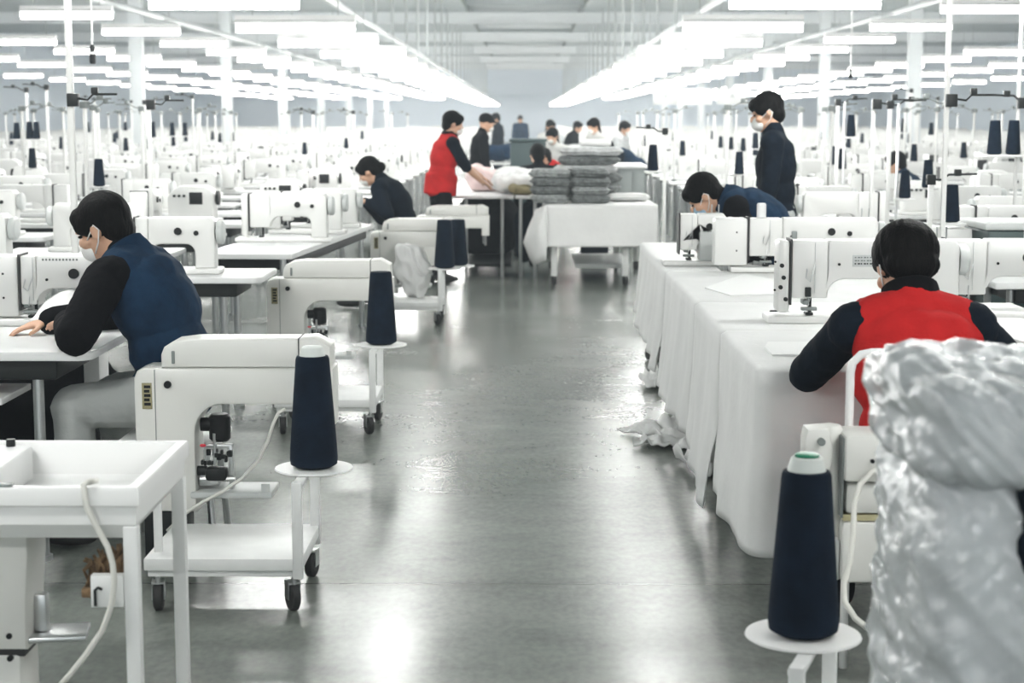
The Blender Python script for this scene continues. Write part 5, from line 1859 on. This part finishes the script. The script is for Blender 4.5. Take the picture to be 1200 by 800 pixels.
# remaining far rows, past three hundred machines
for side in (-1, 1):
    sl = 'left' if side < 0 else 'right'
    bm = bmesh.new()
    bt = bmesh.new()
    mbm = MB(); mbt = MB()
    for cx, y, mi, q in FAR[side]:
        mbm.span(cx - 0.25, cx + 0.25, y - 0.06, y + 0.06, 0.97, 1.12 + 0.06 * q)
        mbm.span(cx + 0.1, cx + 0.25, y - 0.06, y + 0.06, 0.80, 0.97)
        mbm.span(cx - 0.25, cx - 0.12, y - 0.06, y + 0.06, 0.86, 0.97)
        mbt.span(cx - 0.56, cx + 0.56, y - 0.3, y + 0.3, 0.77, 0.80)
        mbt.span(cx - 0.5, cx - 0.46, y - 0.02, y + 0.02, 0, 0.77)
        mbt.span(cx + 0.46, cx + 0.5, y - 0.02, y + 0.02, 0, 0.77)
    for mb, nm, lab in ((mbm, 'sewing_machine_mass', 'mass of tiny white sewing machines at the far end, %s side' % sl), (mbt, 'bench_mass', 'mass of tiny white benches at the far end, %s side' % sl)):
        o = mb.build(nm, 'enamel' if mb is mbm else 'laminate', None, 30)
        tag(o, lab, 'sewing machines' if mb is mbm else 'benches', None, 'stuff')

# cones on the stands in the rows
for i, (o, near, w) in enumerate(sea_stands):
    if rn.random() < 0.55:
        p = o.location + Matrix.Rotation(o.rotation_euler.z, 3, 'Z') @ V((0.12, 0, 0.35))
        m = rn.choice(('whitethread', 'whitethread', 'whitethread', 'tealthread', 'thread'))
        cn = {'whitethread': 'white', 'tealthread': 'dark teal', 'thread': 'navy'}[m]
        cone(p, '%s thread cone on the stand %s' % (cn, w), m, 0.52, 'thread cones on the stands', False)


def base_z(x, y):
    for a, b, c, d in RECTS:
        if a - 0.03 < x < b + 0.03 and c - 0.03 < y < d + 0.03:
            return 0.801
    return 0.0


def cone_stand(items, lab, hh=0.21, top=None, m='thread', arm=True, side=1, double=False, ptop=None):
    """stand whose cones are seen at the listed places (px, top, bottom)"""
    hpx = items[0][2] - items[0][1]
    s = hpx / hh
    y = F / s * 0.985
    ps = [at(px, yb, y) for px, yt, yb in items]
    z = ps[0].z
    xs = [p.x for p in ps]
    px_ = max(xs) + 0.11 if side > 0 else min(xs) - 0.11
    bz = base_z(px_, y + 0.08)
    zt = (z + hh + 0.42) if ptop is None else at(items[0][0], ptop, y).z
    t = thing('thread_stand', 'white thread stand carrying ' + lab, 'thread stand', (px_, y + 0.08, 0))
    mb = MB(); mb.span(-0.014, 0.014, -0.014, 0.014, bz, zt, 0.003)
    mb.build('pole', 'enamel', t)
    if double:
        mb = MB(); mb.span(0.055, 0.075, -0.01, 0.01, bz, zt - 0.02, 0.002); mb.build('pole', 'steel', t)
    mb = MB(); mb.cyl((0, 0, bz), (0, 0, bz + 0.02), 0.05, None, 12); mb.build('base', 'grey', t)
    mb = MB(); mb.span(min(xs) - px_ - 0.07, max(xs) - px_ + 0.07, -0.15, 0.0, z - 0.016, z - 0.002, 0.003); mb.build('cone_shelf', 'plastic', t)
    mb = MB()
    d = -1 if side > 0 else 1
    mb.tube([(-d * 0.03, 0, zt - 0.03), (d * 0.06, 0, zt - 0.03), (d * 0.1, -0.02, zt), (d * 0.26, -0.05, zt + 0.005)], 0.007, 6)
    mb.box((0, 0, zt - 0.03), (0.05, 0.05, 0.06), 0.004)
    mb.box((d * 0.15, -0.03, zt + 0.012), (0.04, 0.03, 0.04), 0.004)
    mb.build('guide_arm', 'dark', t)
    for i, p in enumerate(ps):
        w = '' if len(ps) == 1 else (', nearer the aisle' if i == (0 if p.x > 0 else len(ps) - 1) else ', farther from the aisle')
        cone((p.x, y, z), lab + w, m, hh / 0.39, 'smaller thread cones on stands', False)
    return t


cone_stand([(1165, 142, 181), (1187, 142, 181)], 'navy thread cone above the benches at the right edge', 0.22, ptop=112)
cone_stand([(1060, 200, 232)], 'navy thread cone by the tall pole behind the red vest worker', 0.21, double=True, ptop=118, side=-1)
cone_stand([(1115, 217, 260)], 'navy thread cone right above the head of the red vest worker', 0.22, ptop=205, side=-1)
cone_stand([(997, 135, 160)], 'navy thread cone beside the standing worker in the dark jacket', 0.20, double=True, ptop=116, side=-1)
cone_stand([(765, 170, 200)], 'navy thread cone beside the grey cabinet and the aisle table', 0.23, ptop=150)
cone_stand([(1059, 139, 155)], 'small dark thread cone far off over the right-hand rows', 0.20, m='tealthread')
cone_stand([(1091, 144, 158)], 'small navy thread cone far off on the right', 0.20)
cone_stand([(20, 144, 163)], 'small teal thread cone far off at the left edge', 0.20, m='tealthread')
cone_stand([(35, 143, 163), (43, 143, 163)], 'small navy cone of a far pair near the left edge', 0.20)
cone_stand([(103, 143, 155)], 'small teal thread cone right of the tall left pole', 0.18, m='tealthread')
cone_stand([(147, 143, 153)], 'small navy thread cone between pole and column on the left', 0.17)
cone_stand([(179, 143, 161)], 'dark teal thread cone beside the left-hand column', 0.20, m='tealthread', ptop=117, side=-1)
cone_stand([(202, 144, 159), (217, 144, 159)], 'navy cone of a pair beside the left-hand column', 0.20)
cone_stand([(357, 167, 181)], 'small dark green thread cone in front of the far rows', 0.16, m='tealthread')
cone_stand([(406, 162, 174)], 'small dark green cone left of the worker with tied hair', 0.16, m='tealthread')
cone_stand([(885, 156, 174)], 'dark teal thread cone just left of the standing worker', 0.2, m='tealthread')

# poles that bring power down from the roof
for i, (px, y, zb, w, lab) in enumerate(((79, 9.3, None, 0.034, 'tall white power pole rising to the roof beside the seated worker in the navy vest'),
                                         (1113, 9.6, None, 0.026, 'tall white power pole rising to the roof above the red vest worker'),
                                         (1197, 11.2, None, 0.022, 'tall white power pole at the right edge above the pair of navy cones'),
                                         (1026, 12.0, None, 0.022, 'white power pole between the standing worker and the red vest worker'),
                                         (172, 12.4, None, 0.026, 'white power pole behind the head of the seated worker in the navy vest'))):
    x = xat(px, y, CH + 0.6)
    bz = base_z(x, y)
    top = ZC if i < 3 else 1.78
    t = thing('power_pole', lab, 'pole', (x, y, 0))
    mb = MB(); mb.span(-w / 2, w / 2, -w / 2, w / 2, bz, top, 0.004); mb.build('pole', 'enamel', t)
    mb = MB(); mb.span(-0.04, 0.04, -0.04, 0.04, bz, bz + 0.025, 0.004); mb.build('base_plate', 'grey', t)
    zz = 1.78
    mb = MB(); mb.box((0.02, -0.02, zz - 0.03), (0.06, 0.05, 0.07), 0.004); mb.tube([(0.03, -0.03, zz - 0.02), (0.10, -0.03, zz - 0.03), (0.13, -0.03, zz), (0.26, -0.03, zz)], 0.006, 6); mb.box((0.14, -0.03, zz + 0.02), (0.035, 0.03, 0.035), 0.004)
    mb.build('guide_arm', 'dark', t)
# hanging switches on long cords
for px, pyt, pyb, y, lab in ((108, 52, 75, 15.0, 'black switch hanging on a white cord over the left-hand benches'), (997, 80, 92, 20.0, 'black switch hanging on a white cord over the right-hand benches'), (1115, 6, 13, 17.0, 'small dark coupling hanging high up at the right')):
    a, b = at(px, pyt, y), at(px, pyb, y)
    t = thing('hanging_switch', lab, 'switch', (a.x, y, 0))
    mb = MB(); mb.cyl((0, 0, a.z), (0, 0, ZC), 0.009, None, 6); mb.build('cord', 'plastic', t)
    mb = MB(); mb.lathe([(0, b.z), (0.022, b.z), (0.028, b.z + 0.02), (0.026, a.z - 0.03), (0.012, a.z), (0, a.z)], (0, 0, 0), 14); mb.build('switch_body', 'black', t)
    mb = MB(); zm = (a.z + b.z) / 2; mb.cyl((0, 0, zm), (0, 0, zm + 0.02), 0.030, None, 12); mb.build('band', 'plastic', t)

# the long bench running along the aisle on the left
a, b = onz(342, 298, 0.81), onz(440, 262, 0.81)
d = b - a
ang = math.atan2(d.y, d.x)
L_ = d.length
t = thing('work_bench', 'long white bench running along the aisle beside the second post machine', 'bench', (a.x, a.y, 0), ang)
table_parts(t, 0.0, L_, 0.0, 0.6, 0.81, False, True)
for i, u in enumerate((0.35, 0.62, 0.85)):
    q = V((a.x, a.y, 0)) + V((d.x, d.y, 0)) * u + V((-math.sin(ang), math.cos(ang), 0)) * 0.33
    dup(protoM[(1, 0, 2)[i]], (q.x - 0.12, q.y, 0.811), (0.0, 0.0, 0.0)[i], 'white sewing machine, %s from the front on the long bench along the aisle' % ordw(i + 1), 'sewing machines on the long bench')

# world: pale daylight beyond the hall
w = bpy.data.worlds.new('world')
SC.world = w
w.use_nodes = True
w.node_tree.nodes['Background'].inputs[0].default_value = (0.85, 0.92, 1.0, 1)
w.node_tree.nodes['Background'].inputs[1].default_value = 0.4
# thin pale haze in the air of the hall
vsn = w.node_tree.nodes.new('ShaderNodeVolumeScatter')
vsn.inputs['Color'].default_value = (0.80, 0.92, 1, 1)
vsn.inputs['Density'].default_value = 0.003
w.node_tree.links.new(vsn.outputs[0], w.node_tree.nodes['World Output'].inputs['Volume'])
vs_ = SC.view_settings
vs_.view_transform = 'Standard'
vs_.look = 'None'
vs_.gamma = 1.0
vs_.use_curve_mapping = False
vs_.exposure = EXPOSURE
SC.cycles.use_denoising = True
SC.cycles.sample_clamp_direct = 30.0
SC.cycles.sample_clamp_indirect = 6.0
SC.cycles.max_bounces = 6
SC.cycles.diffuse_bounces = 4
SC.cycles.transparent_max_bounces = 12
SC.cycles.caustics_reflective = False
SC.cycles.caustics_refractive = False
